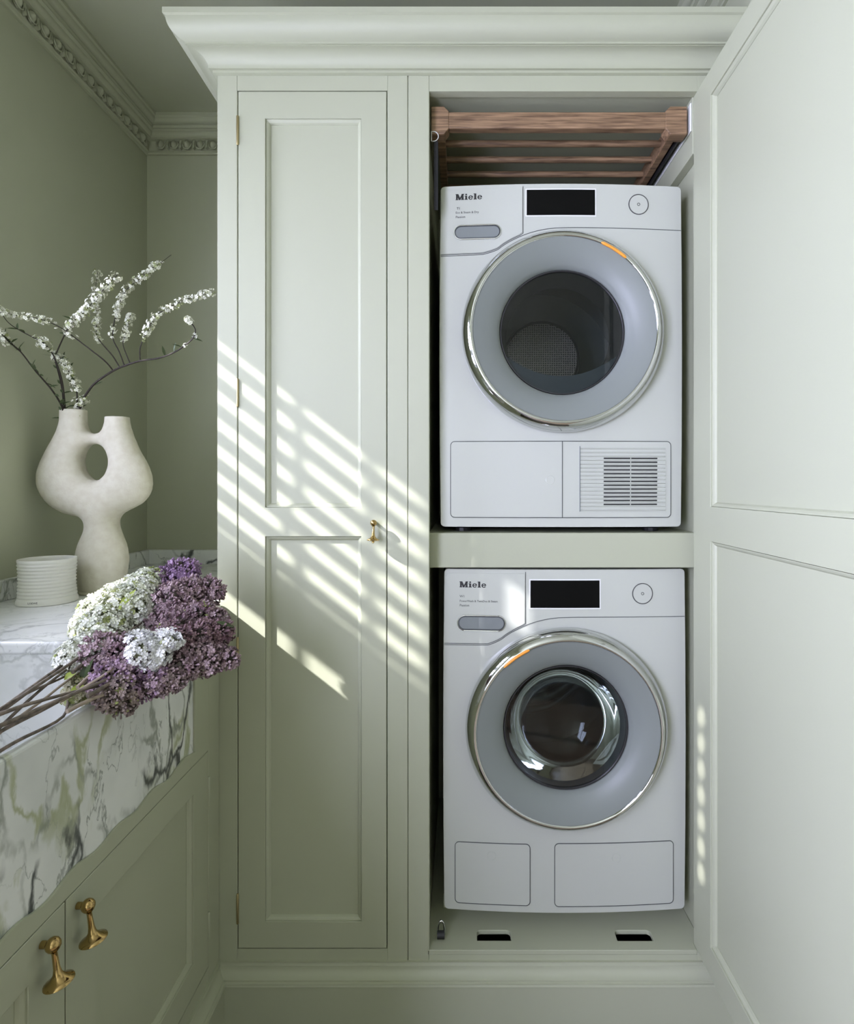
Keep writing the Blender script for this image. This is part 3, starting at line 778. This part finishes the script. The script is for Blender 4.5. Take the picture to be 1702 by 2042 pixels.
        if 'grille' in fl:
            a, b, c, d_ = fl['grille']; g0, g1, w0, w1 = kx(a), kx(b), kz(d_), kz(c)
            link('grille_back', plate([rect(g0, g1, w0, w1)], 0, place(0.0012), [g0 + (g1 - g0) * i / 4 for i in range(1, 4)]), 'appliance_white', o)
            line('grille_edge', [(g0, w0), (g0, w1)], o, 0.0012, 'appliance_grey', off=.0012)
            a, b, c, d_ = fl['slots']; s0, s1, x0, x1 = kx(a), kx(b), kz(d_), kz(c)
            n = 17; pit = (w1 - w0) / n
            for i in range(n):
                v = w1 - pit * (i + .5)
                mm = M()
                for uu in np.linspace(g0, g1, 7):
                    pass
                us = list(np.linspace(g0 + .001, g1 - .001, 7))
                prof = [(-pit * .30, 0.0012), (-pit * .18, 0.0042), (pit * .02, 0.0046), (pit * .12, 0.0012)]
                rows = [[mm.bm.verts.new(on(uu, v + dv_, off)) for dv_, off in prof] for uu in us]
                for A, B in zip(rows, rows[1:]):
                    for k in range(3): mm.bm.faces.new((A[k], A[k+1], B[k+1], B[k]))
                link('slat', mm.mesh(), 'appliance_white', o, smooth=30)
                vs_ = v + pit * .36
                if x0 - .001 < vs_ < x1 + .002:
                    mid = (s0 + s1) / 2
                    for p, q in ((s0, mid - .0012), (mid + .0012, s1)):
                        link('slot', plate([rect(p, q, vs_ - pit * .17, vs_ + pit * .17)], 0, place(0.0016), [(p + q) / 2]), 'print_black', o)
    # lettering
    P, wd = logo_polys(); lx0, lx1, ly0, ly1 = px['logo']; u0, u1, v0, v1 = kx(lx0), kx(lx1), kz(ly1), kz(ly0)
    mm = M(); su = (u1 - u0) / wd; sv = v1 - v0
    for pl in P:
        try: mm.poly([on(u0 + p[0] * su, v0 + p[1] * sv, 0.0019) for p in pl])
        except ValueError: pass
    link('lettering', mm.mesh(normals=False), 'print_black', t, label='bold black maker name')
    for s, (tx, ty, w_) in px['text']:
        me = text_mesh(s, 0.0090); xs = [v.co.x for v in me.vertices]; k = (w_ * YE / F) / max(xs)
        for v in me.vertices: v.co = Vector(on(kx(tx) + v.co.x * k, kz(ty) + v.co.y * min(k, 1.0), 0.0019))
        link('lettering', me, 'print_grey', t)
    t.location = pushed_loc; t.scale = (1.0336, 1.0336, 1.0336)      # 616 mm wide, scaled up about the camera and set back inside the cupboard
    return t

DZ = 1.256
machine('tumble_dryer', 'white tumble dryer with a chrome-rimmed door on the upper shelf', 'dryer', 0.2445, DZ, 0.838, dict(
    door=(W(1121.5, 661, YE - .022)[0], W(1121.5, 661, YE - .022)[2]), grip=(49, 67), seam_r=456, seam_l=507, seam_k=968, drawer_r=1041,
    pill=(905, 998, 448, 476), display=(1049.5, 1185, 380, 430.5), dial=(1273, 407, 19.5),
    flaps=[dict(r=(898, 1339, 880, 1032), split=1120, dots=[(1096, 957)], grille=(1155, 1328, 890, 1020), slots=(1202, 1310, 912, 1011))],
    logo=(908, 961, 385, 397), text=[('T1', (910, 416, 6)), ('Eco & Steam & Dry', (908, 424, 46)), ('Passion', (908, 433, 19))]), True, (0.2527, 1.7571, 1.2380))
WZ = 0.314
machine('washing_machine', 'white washing machine with a chrome-rimmed door standing below the shelf', 'washer', 0.2535, WZ, 0.838, dict(
    door=(W(1129, 1453.5, YE - .022)[0], W(1129, 1453.5, YE - .022)[2]), grip=(115, 134), seam_r=1231, seam_l=1287, seam_k=977, drawer_r=1046,
    pill=(912, 1007, 1228, 1258), display=(1057, 1194, 1157, 1211.5), dial=(1281, 1184, 20),
    flaps=[dict(r=(907, 1056, 1682, 1804), dots=[(980, 1707)]), dict(r=(1105, 1344, 1680, 1805), dots=[(1228, 1710)])],
    logo=(916, 969, 1160, 1172), text=[('W1', (916, 1192, 9)), ('PowerWash & TwinDos & Steam', (916, 1201, 75)), ('Passion', (916, 1210, 19))]), False, (0.2620, 1.7571, 0.2644))

# ------------------------------------------------------------------ pull-out drying rack above the dryer
rack = thing('drying_rack', (0.24, 1.55, 2.23), 'wooden pull-out drying rack with round dowels above the dryer', 'drying rack')
RY0, RY1 = 1.410, 1.432
z0, z1 = 2.245, 2.286
rx0, rx1 = O0 + 0.003, 0.560
box('front_rail', rx0 + .043, rx1 - .052, RY0, RY1, z0, z1, 'rack_wood', rack, bevel=(0.003, 2))
def block(x0, x1, cut):
    a = 0.012; pts = [(x0, 2.233), (x1, 2.233), (x1, 2.299), (x0, 2.299)]
    if cut == 'r': pts = [(x0, 2.230), (x1 - a, 2.230), (x1, 2.230 + a + .003), (x1, 2.299 - a), (x1 - a, 2.299), (x0, 2.299)]
    else: pts = [(x0 + a, 2.230), (x1, 2.230), (x1, 2.299), (x0 + a, 2.299), (x0, 2.299 - a), (x0, 2.230 + a + .003)]
    mm = M(); mm.prism(pts, RY0 - .001, RY1 + .012, 'y'); link('end_block', mm.mesh(), 'rack_wood', rack, bevel=(0.002, 2))
block(rx0, rx0 + .044, 'r'); block(rx1 - .054, rx1, 'l')
SRX0, SRX1 = rx0 + .016, 0.527
box('side_rail', SRX0 - .002, SRX0 + .018, RY1 + .012, 1.86, 2.244, 2.284, 'rack_wood', rack, bevel=(0.002, 2))
box('side_rail', SRX1, SRX1 + .020, RY1 + .012, 1.86, 2.244, 2.284, 'rack_wood', rack, bevel=(0.002, 2))
for d in (1.506, 1.580, 1.654, 1.728, 1.802):
    mm = M(); mm.tube([(SRX0 + .017, d, 2.264), (SRX1 + .001, d, 2.264)], 0.0085, 12); link('dowel', mm.mesh(), 'rack_wood', rack, smooth=60)
box('bracket', SRX1 + .024, SRX1 + .028, RY0 + .03, 1.90, 2.236, 2.290, 'black_rubber', rack, bevel=None)
box('bracket', O1 - .0045, O1 - .0005, RY0 - .004, 1.90, 2.236, 2.306, 'white_metal', rack)
# D ring and strap
rc_ = W(860, 272, 1.404)
pts = [rc_ + Vector((0, 0, -0.012)), rc_ + Vector((0, 0, 0.012))] + [rc_ + Vector((0.005 + 0.012 * math.cos(R(a)), 0, 0.012 * math.sin(R(a)))) for a in range(90, -91, -15)]
mm = M(); mm.tube(pts, 0.0011, 6, closed=True); ring = link('pull_ring', mm.mesh(), 'white_metal', rack, smooth=60, label='white D-shaped pull ring')
box('strap', rc_.x + .006, rc_.x + .016, rc_.y + .002, rc_.y + .0035, 2.04, rc_.z - 0.010, 'strap_black', ring, bevel=None)

# ------------------------------------------------------------------ vase
VD = 1.515; KV = VD / F; vk = 1 / 3.404
L_ = [(420,60),(418,95),(415,130),(405,200),(370,280),(320,370),(275,470),(258,550),(275,630),(330,715),(420,775),(500,800),(540,808),(572,825),(590,855),(580,910),(545,985),(525,1060),(522,1150),(530,1220),(545,1290),(550,1322)]
R_ = [(835,1322),(842,1280),(850,1200),(860,1140),(862,1080),(850,1000),(820,930),(798,865),(798,830),(818,795),(880,760),(970,710),(1018,640),(1028,560),(1000,460),(950,370),(905,270),(880,195),(868,140),(866,90)]
IN = [(720,90),(719,140),(714,190),(700,222),(680,238),(645,246),(615,238),(598,222),(586,190),(581,130),(579,60)]
HOLE = [(655 + 94 * math.cos(t) + 12 * (math.sin(t) * -0.3), 440 - (126 if math.sin(t) > 0 else 124) * math.sin(t)) for t in np.linspace(0, 2 * math.pi, 33)[:-1]]
def v2(p): w = W(p[0] * vk, 800 + p[1] * vk, VD); return (w.x, w.z)
def smooth_open(pts, n=3): return [(p.x, p.y) for p in lerp_pts([Vector((a, b, 0)) for a, b in pts], n)]
outer = smooth_open([v2(p) for p in L_]) + smooth_open([v2(p) for p in R_]) + smooth_open([v2(p) for p in IN])
hole = [v2(p) for p in HOLE]
def poisson(loops, h):
    xs = [p[0] for lp in loops for p in lp]; zs = [p[1] for lp in loops for p in lp]
    x0, z0 = min(xs) - 3*h, min(zs) - 3*h; nx, nz = int((max(xs) - x0) / h) + 5, int((max(zs) - z0) / h) + 5
    gx = x0 + h * np.arange(nx); gz = z0 + h * np.arange(nz); X, Z = np.meshgrid(gx, gz)
    ins = np.zeros(X.shape, bool)
    for lp in loops:
        c = np.zeros(X.shape, bool)
        for (ax, az), (bx, bz) in zip(lp, lp[1:] + lp[:1]):
            cond = ((az > Z) != (bz > Z))
            with np.errstate(divide='ignore', invalid='ignore'):
                xi = (bx - ax) * (Z - az) / (bz - az) + ax
            c ^= cond & (X < xi)
        ins ^= c
    ph = np.zeros(X.shape)
    for _ in range(2500):
        a = np.zeros_like(ph)
        a[1:-1, 1:-1] = (ph[:-2, 1:-1] + ph[2:, 1:-1] + ph[1:-1, :-2] + ph[1:-1, 2:] + 2 * h * h) / 4
        ph = np.where(ins, a, 0)
    def f(x, z):
        i = (x - x0) / h; j = (z - z0) / h; i0 = int(min(max(i, 0), nx - 2)); j0 = int(min(max(j, 0), nz - 2)); a, b = i - i0, j - j0
        return ph[j0, i0] * (1-a) * (1-b) + ph[j0, i0+1] * a * (1-b) + ph[j0+1, i0] * (1-a) * b + ph[j0+1, i0+1] * a * b
    return f
# the base and the necks run on past their ends so that they are round there, then are cut flat
zbot, ztl, ztr = v2((0, 1322))[1], v2((0, 82))[1], v2((0, 132))[1]
def ext(lp):
    out = []
    for x, z in lp:
        if z < zbot + 0.002: z -= 0.07
        if z > ztl - 0.004 and x < v2((650, 0))[0]: z += 0.06
        elif z > ztr - 0.004 and x > v2((650, 0))[0]: z += 0.05
        out.append((x, z))
    return out
oe = ext(outer); pf = poisson([oe, hole], 0.003)
bm = bmesh.new()
for lp in (oe, hole):
    vv = [bm.verts.new((p[0], 0, p[1])) for p in lp]
    for i in range(len(vv)): bm.edges.new((vv[i], vv[(i+1) % len(vv)]))
bmesh.ops.triangle_fill(bm, use_beauty=True, use_dissolve=False, edges=bm.edges[:], normal=(0, -1, 0))
xs = [p[0] for p in oe]; zs = [p[1] for p in oe]
for u in np.arange(min(xs), max(xs), 0.005):
    bmesh.ops.bisect_plane(bm, geom=bm.verts[:] + bm.edges[:] + bm.faces[:], plane_co=(u, 0, 0), plane_no=(1, 0, 0))
for v in list(np.arange(min(zs), max(zs), 0.006)) + [zbot, ztl, ztr]:
    bmesh.ops.bisect_plane(bm, geom=bm.verts[:] + bm.edges[:] + bm.faces[:], plane_co=(0, 0, v), plane_no=(0, 0, 1))
xm = v2((650, 0))[0]
kill = [v for v in bm.verts if v.co.z < zbot - 1e-4 or (v.co.z > ztl + 1e-4 and v.co.x < xm) or (v.co.z > ztr + 1e-4 and v.co.x >= xm)]
bmesh.ops.delete(bm, geom=kill, context='VERTS')
V = bm.verts[:]; faces = bm.faces[:]; be = [e for e in bm.edges if len(e.link_faces) == 1]
dep = {v: math.sqrt(max(pf(v.co.x, v.co.z), 0)) * 0.74 for v in V}
back = {v: bm.verts.new((v.co.x, VD + dep[v], v.co.z)) for v in V}
for f in faces: bm.faces.new([back[v] for v in reversed(f.verts[:])])
for e in be:
    a, b = e.verts; bm.faces.new((a, b, back[b], back[a]))
for v in V: v.co.y = VD - dep[v]
bmesh.ops.remove_doubles(bm, verts=bm.verts[:], dist=1e-5)
bmesh.ops.recalc_face_normals(bm, faces=bm.faces[:])
me = bpy.data.meshes.new('vase'); bm.to_mesh(me); bm.free()
dz = DECK - zbot
vase = link('vase', me, 'ceramic_cream', origin=(v2((690, 0))[0], VD, zbot), smooth=180,
            label='cream double-necked ceramic vase with a hole through its body', cat='vase')
vase.location.z += dz
rm = vase.modifiers.new('skin', 'REMESH'); rm.mode = 'VOXEL'; rm.voxel_size = 0.0026; rm.use_smooth_shade = True
sm_ = vase.modifiers.new('soften', 'SMOOTH'); sm_.factor = 0.5; sm_.iterations = 7

mm = M(); mm.lathe([(0, .0002), (.0500, .0002), (.0520, .0015), (.0520, .0055), (.0505, .0068), (0, .0068)], (v2((692, 0))[0], VD, DECK), 'z', 40)
link('foot', mm.mesh(), 'ceramic_cream', vase, smooth=50).location.z -= dz

# ------------------------------------------------------------------ ribbed pot
pc = (-1.0150, 1.392, DECK)
prof = [(0, .0005), (.060, .0005), (.0635, .001), (.0640, .004), (.0625, .010), (.0615, .013)]
for k in range(10):
    zc = .016 + k * .0083; w = .0600 - .0022 * math.sin(math.pi * (k + .5) / 10)
    prof += [(w - .0005, zc), (w + .0013, zc + .0025), (w + .0013, zc + .0046), (w - .0005, zc + .0068)]
prof += [(.0605, .100), (.0608, .1055), (.0602, .107), (.0575, .107), (.0565, .1055), (.0560, .100), (.0555, .06), (0, .06)]
mm = M(); mm.lathe(prof, pc, 'z', 64)
pot = thing('ribbed_pot', pc, 'small round ribbed white ceramic pot on the marble beside the vase', 'pot')
link('body', mm.mesh(), 'ceramic_white', pot, smooth=45)
me = text_mesh('LOEWE', 0.0062)
xs = [v.co.x for v in me.vertices]; wid = max(xs)
for v in me.vertices:
    a = R(-90) + math.atan2(0 - pc[0], 1) * 0 + (v.co.x - wid / 2) / .0625 + R(9)
    v.co = Vector((pc[0] + .0634 * math.cos(a), pc[1] + .0634 * math.sin(a), pc[2] + .0068 + v.co.y))
link('lettering', me, 'print_grey', pot)

# ------------------------------------------------------------------ flowers
def multi(protos, items, name):
    """items: (proto index, 3x3, position, colour); one mesh with a 'tint' colour per vertex"""
    vs_, fs, cs = [], [], []; n = 0
    for k, mtx, pos, col in items:
        pv, pf_, pc_ = protos[k]
        w = pv @ np.array(mtx).T + np.array(pos); vs_.append(w)
        for f in pf_: fs.append(tuple(i + n for i in f))
        cs.append(np.clip(np.array(col)[None, :] * pc_[:, None], 0, 1)); n += len(pv)
    v = np.concatenate(vs_); c = np.concatenate(cs)
    me = bpy.data.meshes.new(name); me.from_pydata(v.tolist(), [], fs)
    a = me.color_attributes.new('tint', 'FLOAT_COLOR', 'POINT')
    a.data.foreach_set('color', np.concatenate([c, np.ones((len(c), 1))], 1).astype(np.float32).ravel())
    return me
def bud_proto(L, r, n=5):
    rings = [(0.35 * r, 0), (0.55 * r, .35 * L), (r, .75 * L), (.75 * r, .95 * L)]
    v = []; f = []; c = []
    for k, (rr, h) in enumerate(rings):
        for i in range(n):
            t = 2 * math.pi * i / n; v.append((rr * math.cos(t), rr * math.sin(t), h)); c.append((0.75, 0.85, 1.0, 1.15)[k])
    v.append((0, 0, L)); c.append(1.2)
    for k in range(3):
        for i in range(n): f.append((k*n + i, k*n + (i+1) % n, (k+1)*n + (i+1) % n, (k+1)*n + i))
    for i in range(n): f.append((3*n + i, 3*n + (i+1) % n, 4*n))
    return np.array(v), f, np.array(c)
def floret_proto(L, r, petals=4, droop=0.0, tube=0.0011, cen=0.8):
    v = []; f = []; c = []
    for k, (rr, h) in enumerate(((tube * .8, 0), (tube, L))):
        for i in range(4):
            t = math.pi / 2 * i; v.append((rr * math.cos(t), rr * math.sin(t), h)); c.append(.8)
    for i in range(4): f.append((i, (i+1) % 4, 4 + (i+1) % 4, 4 + i))
    b = len(v); v.append((0, 0, L)); c.append(cen)
    for p in range(petals):
        t = 2 * math.pi * p / petals; w = math.pi / petals * .85; k = len(v)
        for da, rr, hh in ((-w, .62 * r, L + .10 * r), (0, .55 * r, L - .02 * r), (w, .62 * r, L + .10 * r), (w * .55, r * .95, L + .22 * r - droop * r), (-w * .55, r * .95, L + .22 * r - droop * r)):
            v.append((rr * math.cos(t + da), rr * math.sin(t + da), hh)); c.append(1.05)
        f += [(b, k, k + 1), (b, k + 1, k + 2), (k, k + 4, k + 1), (k + 1, k + 4, k + 3), (k + 1, k + 3, k + 2)]
    return np.array(v), f, np.array(c)
def frame_to(dirv, rnd, scale):
    z = Vector(dirv).normalized(); a = z.cross(Vector((0.3, 0.5, 0.8)))
    if a.length < .05: a = z.cross(Vector((1, 0, 0)))
    a.normalize(); b = z.cross(a); t = rnd.uniform(0, 6.28); x = a * math.cos(t) + b * math.sin(t); y = z.cross(x)
    return [[x[i] * scale, y[i] * scale, z[i] * scale] for i in range(3)]
BUD = [bud_proto(.0105, .0021), bud_proto(.0080, .0025), floret_proto(.0070, .0062), floret_proto(.006, .0050, droop=.25)]
WBUD = [bud_proto(.0065, .0026), bud_proto(.005, .0029), floret_proto(.0055, .0066), floret_proto(.005, .0056, droop=.2)]

def leaf_mesh(p, d, nrm, L, w):
    d = Vector(d).normalized(); nrm = Vector(nrm).normalized(); s = d.cross(nrm).normalized(); n2 = s.cross(d); p = Vector(p)
    mm = M(); rows = []
    for t, ww in ((0, .05), (.2, .7), (.45, 1), (.75, .65), (1, .02)):
        c = p + d * L * t + n2 * (-0.12 * L * t * t)
        rows.append([mm.bm.verts.new(c - s * w * ww * .5 + n2 * w * .15 * ww), mm.bm.verts.new(c), mm.bm.verts.new(c + s * w * ww * .5 + n2 * w * .15 * ww)])
    for A, B in zip(rows, rows[1:]):
        for k in range(2): mm.bm.faces.new((A[k], A[k+1], B[k+1], B[k]))
    return mm.mesh(normals=False)

def lilac(bpx, tpx, Rr, col, col2, seed, label, white=False, green=0.0, stem_end=None, mid=None, leaves=(), dens=1.0):
    rnd = random.Random(seed)
    A, B = W(*bpx), W(*tpx); ax = B - A; L = ax.length; u = ax.normalized()
    s = u.cross(Vector((0, 0, 1))).normalized(); q = s.cross(u)
    prof = lambda t: Rr * (min(1, (t + .03) / .20) ** .6) * (1 - .72 * max(0, (t - .22) / .78) ** 1.5)
    lobes = []
    for k in range(int(16 + L / .012)):
        t = rnd.random() ** .9; r = prof(t); a = rnd.uniform(0, 6.283)
        lobes.append((A + u * (t * L) + (s * math.cos(a) + q * math.sin(a)) * r * .58, r * rnd.uniform(.42, .62) + .004))
    items = []
    for c, lr in lobes:
        n = int(4 * math.pi * lr * lr / (.0046 ** 2) * dens * (0.62 if not white else .5))
        tone = rnd.random()
        for _ in range(n):
            v = Vector((rnd.gauss(0, 1), rnd.gauss(0, 1), rnd.gauss(0, 1))).normalized()
            p = c + v * lr * rnd.uniform(.80, 1.0)
            if any((p - c2).length < r2 * .72 for c2, r2 in lobes if c2 is not c): continue
            d = (v + u * .35 + Vector((rnd.gauss(0, .3), rnd.gauss(0, .3), rnd.gauss(0, .3)))).normalized()
            m_ = rnd.random() * .6 + tone * .4
            cc = [a_ + (b_ - a_) * m_ for a_, b_ in zip(col, col2)]
            br = rnd.uniform(.75, 1.25); cc = [x * br for x in cc]
            if rnd.random() < green: cc = [.30, .34, .12]
            k = rnd.choices((0, 1, 2, 3), (3, 1.6, 1.1, 1.1) if not white else (1, 1.4, 2.6, 2.0))[0]
            items.append((k, frame_to(d, rnd, rnd.uniform(.8, 1.2)), p, cc))
    # green-brown stalk tissue inside, so that the head is not hollow
    for c, lr in lobes:
        for _ in range(10):
            v = Vector((rnd.gauss(0, 1), rnd.gauss(0, 1), rnd.gauss(0, 1))).normalized()
            items.append((1, frame_to(v, rnd, lr / .0080 * .9), c, (.09, .075, .06) if not white else (.30, .32, .18)))
    t = thing('lilac_stem', A, label, 'lilac', 'cut lilac stems lying across the sink')
    fh = link('flower_head', multi(WBUD if white else BUD, items, 'head'), 'petals', t, kind='stuff')
    spread = rnd.uniform(-1, 1)
    end = stem_end or W(-70 + rnd.uniform(-20, 20), 1487 + 48 * spread, .700 + rnd.uniform(-.01, .02))
    if seed in (2, 3, 4, 9, 12): end = A.lerp(end, .5)      # cut shorter
    md = mid or A.lerp(end, .5) + Vector((rnd.uniform(-.006, .006), 0, rnd.uniform(-.002, .008)))
    pts = lerp_pts([A + u * (L * .7), A, md, md.lerp(end, .55) + Vector((rnd.uniform(-.003, .003), 0, rnd.uniform(-.002, .003))), end], 5)
    n = len(pts); r0 = rnd.uniform(.0024, .0036)
    mm = M(); mm.tube(pts, [.0015 + (r0 - .0015) * i / (n - 1) for i in range(n)], 7)
    link('stem', mm.mesh(), 'lilac_bark_pale' if seed % 3 == 0 else 'lilac_bark', t, smooth=60)
    for (p, d, l, w, m_) in leaves:
        link('leaf', leaf_mesh(p, d, (rnd.uniform(-.3, .3), -.5, .8), l, w), m_, t, smooth=60)
MAU, MAU2 = (.15, .075, .10), (.45, .34, .37)
VIO, VIO2 = (.17, .085, .20), (.42, .29, .42)
PLU, PLU2 = (.10, .04, .06), (.32, .21, .23)
TAU, TAU2 = (.15, .105, .10), (.36, .29, .27)
WHI, WHI2 = (.74, .77, .62), (.88, .89, .84)
lilac((305, 1205, 1.17), (388, 1122, 1.21), .040, VIO, VIO2, 1, 'violet lilac stem whose head is the highest of the bunch')
lilac((295, 1235, 1.10), (432, 1172, 1.17), .047, MAU, MAU2, 2, 'broad mauve lilac stem beside the cupboard, below the violet head')
lilac((300, 1268, 1.06), (440, 1228, 1.12), .042, PLU, MAU2, 3, 'plum lilac stem in the middle of the right-hand heads', green=.03)
lilac((330, 1292, 1.03), (452, 1258, 1.08), .033, PLU, PLU2, 4, 'dark plum lilac stem with pale grey bud tips beside the cupboard hinge')
lilac((325, 1312, 1.00), (463, 1312, 1.06), .030, PLU, MAU2, 5, 'dark lilac stem whose tip points farthest to the right')
lilac((178, 1332, .955), (345, 1305, 1.00), .043, MAU, MAU2, 6, 'pinkish mauve lilac stem lying on the sink rim at the front', dens=1.0)
lilac((195, 1362, .93), (325, 1352, .965), .037, VIO, MAU2, 7, 'purple lilac stem lowest over the marble apron edge', leaves=[(W(168, 1362, .925), (.1, .1, .9), .035, .018, 'leaf_dark')])
lilac((218, 1366, .915), (250, 1412, .925), .024, TAU, TAU2, 8, 'taupe budded lilac stem hanging down in front of the marble apron', green=.05)
lilac((280, 1345, .965), (358, 1362, .985), .024, TAU, MAU2, 9, 'small dusky lilac stem drooping over the apron to the right')
lilac((215, 1270, 1.06), (300, 1150, 1.17), .052, WHI, WHI2, 10, 'large white lilac stem next to the violet head', white=True, green=.10)
lilac((200, 1268, 1.06), (228, 1180, 1.14), .045, WHI, WHI2, 11, 'white lilac stem with lime leaves nearest the vase', white=True, green=.12,
      leaves=[(W(214, 1245, 1.07), (.1, .3, .6), .05, .016, 'leaf_lime'), (W(236, 1215, 1.06), (.3, .2, .5), .045, .014, 'leaf_lime'), (W(222, 1230, 1.065), (.0, .2, .8), .04, .012, 'leaf_lime')])
lilac((272, 1300, .955), (350, 1276, .975), .030, (.74, .74, .74), (.82, .82, .82), 12, 'small white lilac stem between the mauve heads', white=True)
lilac((148, 1338, .955), (208, 1262, 1.00), .034, WHI, WHI2, 13, 'pale white lilac stem by the worktop edge', white=True, green=.06,
      leaves=[(W(128, 1356, .91), (.3, .3, .3), .020, .014, 'leaf_lime')])
lilac((140, 1378, .925), (205, 1388, .93), .017, (.42, .40, .24), (.55, .52, .38), 14, 'short cream budded lilac stem near the bare stalks', white=True, green=.25,
      leaves=[(W(138, 1382, .90), (.5, .2, .2), .025, .018, 'leaf_lime'), (W(168, 1360, .915), (.2, .1, .9), .04, .012, 'leaf_dark'), (W(430, 1240, 1.06), (.6, .2, -.2), .035, .010, 'leaf_dark')],
      stem_end=Vector((AX - 0.012, .70, RIM + .004)), mid=Vector((AX - 0.010, .86, RIM + .004)))

# blossoming branches in the vase
SPF = [floret_proto(.0025, .0050, 5, droop=.1, tube=.0006, cen=.55), floret_proto(.002, .0040, 5, droop=.3, tube=.0006, cen=.55), bud_proto(.004, .0018, 4)]
def c2(p, d): return W(p[0] / 3.546, 480 + p[1] / 3.546, d)
def branch(label, seed, twigs, leaves=0):
    """twigs: (points in the detail view, depth from, depth to, radius, [(start, end, spread, count)], shade)"""
    rnd = random.Random(seed); root = None; lf = []
    first = twigs[0]; p0 = c2(first[0][0], first[1])
    root = thing('flowering_branch', p0, label, 'branch', 'blossoming branches in the vase')
    items = []
    for ti, (pts, d0, d1, rad, fl) in enumerate(twigs):
        n = len(pts); P3 = [c2(p, d0 + (d1 - d0) * i / (n - 1)) for i, p in enumerate(pts)]
        sp = lerp_pts(P3, 5); N = len(sp)
        mm = M(); mm.tube(sp, [max(.0006, rad * (1 - .7 * i / (N - 1))) for i in range(N)], 6)
        link('stem' if ti == 0 else 'twig', mm.mesh(), 'branch_bark', root, smooth=60)
        for (s0, s1, spread, cnt) in fl:
            for _ in range(cnt):
                t = rnd.uniform(s0, s1) * (N - 1); i = min(int(t), N - 2); p = sp[i].lerp(sp[i+1], t - i)
                v = Vector((rnd.gauss(0, 1), rnd.gauss(0, 1), rnd.gauss(0, 1))).normalized()
                pos = p + v * spread * rnd.uniform(.45, 1.0); br = rnd.uniform(.8, 1.1)
                cc = (.74 * br, .75 * br, .62 * br) if rnd.random() > .12 else (.30, .34, .14)
                items.append((rnd.choices((0, 1, 2), (3, 2, 1))[0], frame_to(v + Vector((0, -.3, .2)), rnd, rnd.uniform(.75, 1.15)), pos, cc))
        if ti == 0 and leaves:
            for k in range(leaves):
                t = rnd.uniform(.05, .8) * (N - 1); i = min(int(t), N - 2); p = sp[i]
                d = Vector((rnd.uniform(-1, 1), rnd.uniform(-.6, .4), rnd.uniform(-.2, 1)))
                link('leaf', leaf_mesh(p, d, (rnd.uniform(-.4, .4), -.7, .6), rnd.uniform(.016, .028), rnd.uniform(.005, .008)), 'leaf_dark', root, smooth=60)
    if items: link('blossom', multi(SPF, items, 'blossom'), 'petals', root, kind='stuff')
D = VD
branch('long arching blossom branch reaching right, with five upright sprays', 21, [
    ([(540,1290),(575,1150),(620,1070),(680,1000),(800,920),(880,885),(990,850),(1120,830),(1230,790),(1320,730),(1370,680),(1380,630),(1350,580),(1320,550)], D, D - .14, .0034,
     [(.93, 1.0, .007, 26), (.76, .80, .004, 5), (.66, .69, .004, 4)]),
    ([(800,920),(740,850),(600,740),(500,665),(420,610),(330,570),(250,545),(120,530),(40,510)], D - .02, 1.372, .0018, [(.55, 1.0, .009, 120), (.33, .45, .007, 18)]),
    ([(845,895),(800,820),(740,750),(700,700),(680,640),(685,540),(670,400),(690,220)], D - .02, D + .09, .0017, [(.42, 1.0, .010, 190)]),
    ([(880,885),(840,780),(800,700),(800,620),(825,500),(850,430),(900,340),(1000,260),(1080,190),(1130,160),(1210,100)], D - .03, D + .02, .0017, [(.36, .90, .0105, 260), (.24, .32, .008, 16)]),
    ([(920,870),(870,740),(880,680),(910,580),(920,530)], D - .03, D + .05, .0014, [(.45, 1.0, .0105, 120)]),
    ([(990,850),(990,760),(1020,680),(1060,600),(1100,530),(1200,470),(1300,420),(1400,390),(1500,365)], D - .05, D - .12, .0016, [(.24, 1.0, .0095, 240)])], leaves=5)
branch('upright blossom branch with a dense white spray leaning right', 22, [
    ([(455,1290),(450,1190),(440,1050),(400,880),(380,830),(400,790),(460,660),(510,580),(600,500),(700,380),(830,240)], D, D - .10, .0026, [(.66, 1.0, .0125, 330)])], leaves=9)
branch('thin branch curving left with one white blossom cluster', 23, [
    ([(465,1290),(460,1190),(440,1000),(390,840),(350,770),(300,720),(150,640),(60,580),(0,500),(-60,440)], D, D - .175, .0022, [(.50, .585, .014, 70), (.84, 1.0, .010, 40)])], leaves=12)
branch('leafy branch leaning out past the left edge', 24, [
    ([(455,1290),(440,1180),(370,1060),(250,920),(150,790),(60,710),(0,650),(-80,590)], D, D - .185, .0027, [(.72, .80, .012, 40), (.86, 1.0, .011, 50)])], leaves=26)
branch('short drooping blossom branch just above the vase mouth', 25, [
    ([(540,1290),(545,1190),(540,1050),(500,950),(450,860),(400,810),(370,840)], D, D - .05, .0022, [(.02, .22, .018, 70), (.32, .95, .011, 230)]),
    ([(545,1190),(590,1120),(640,1040)], D, D - .03, .0015, [(.1, .6, .012, 45)])], leaves=22)
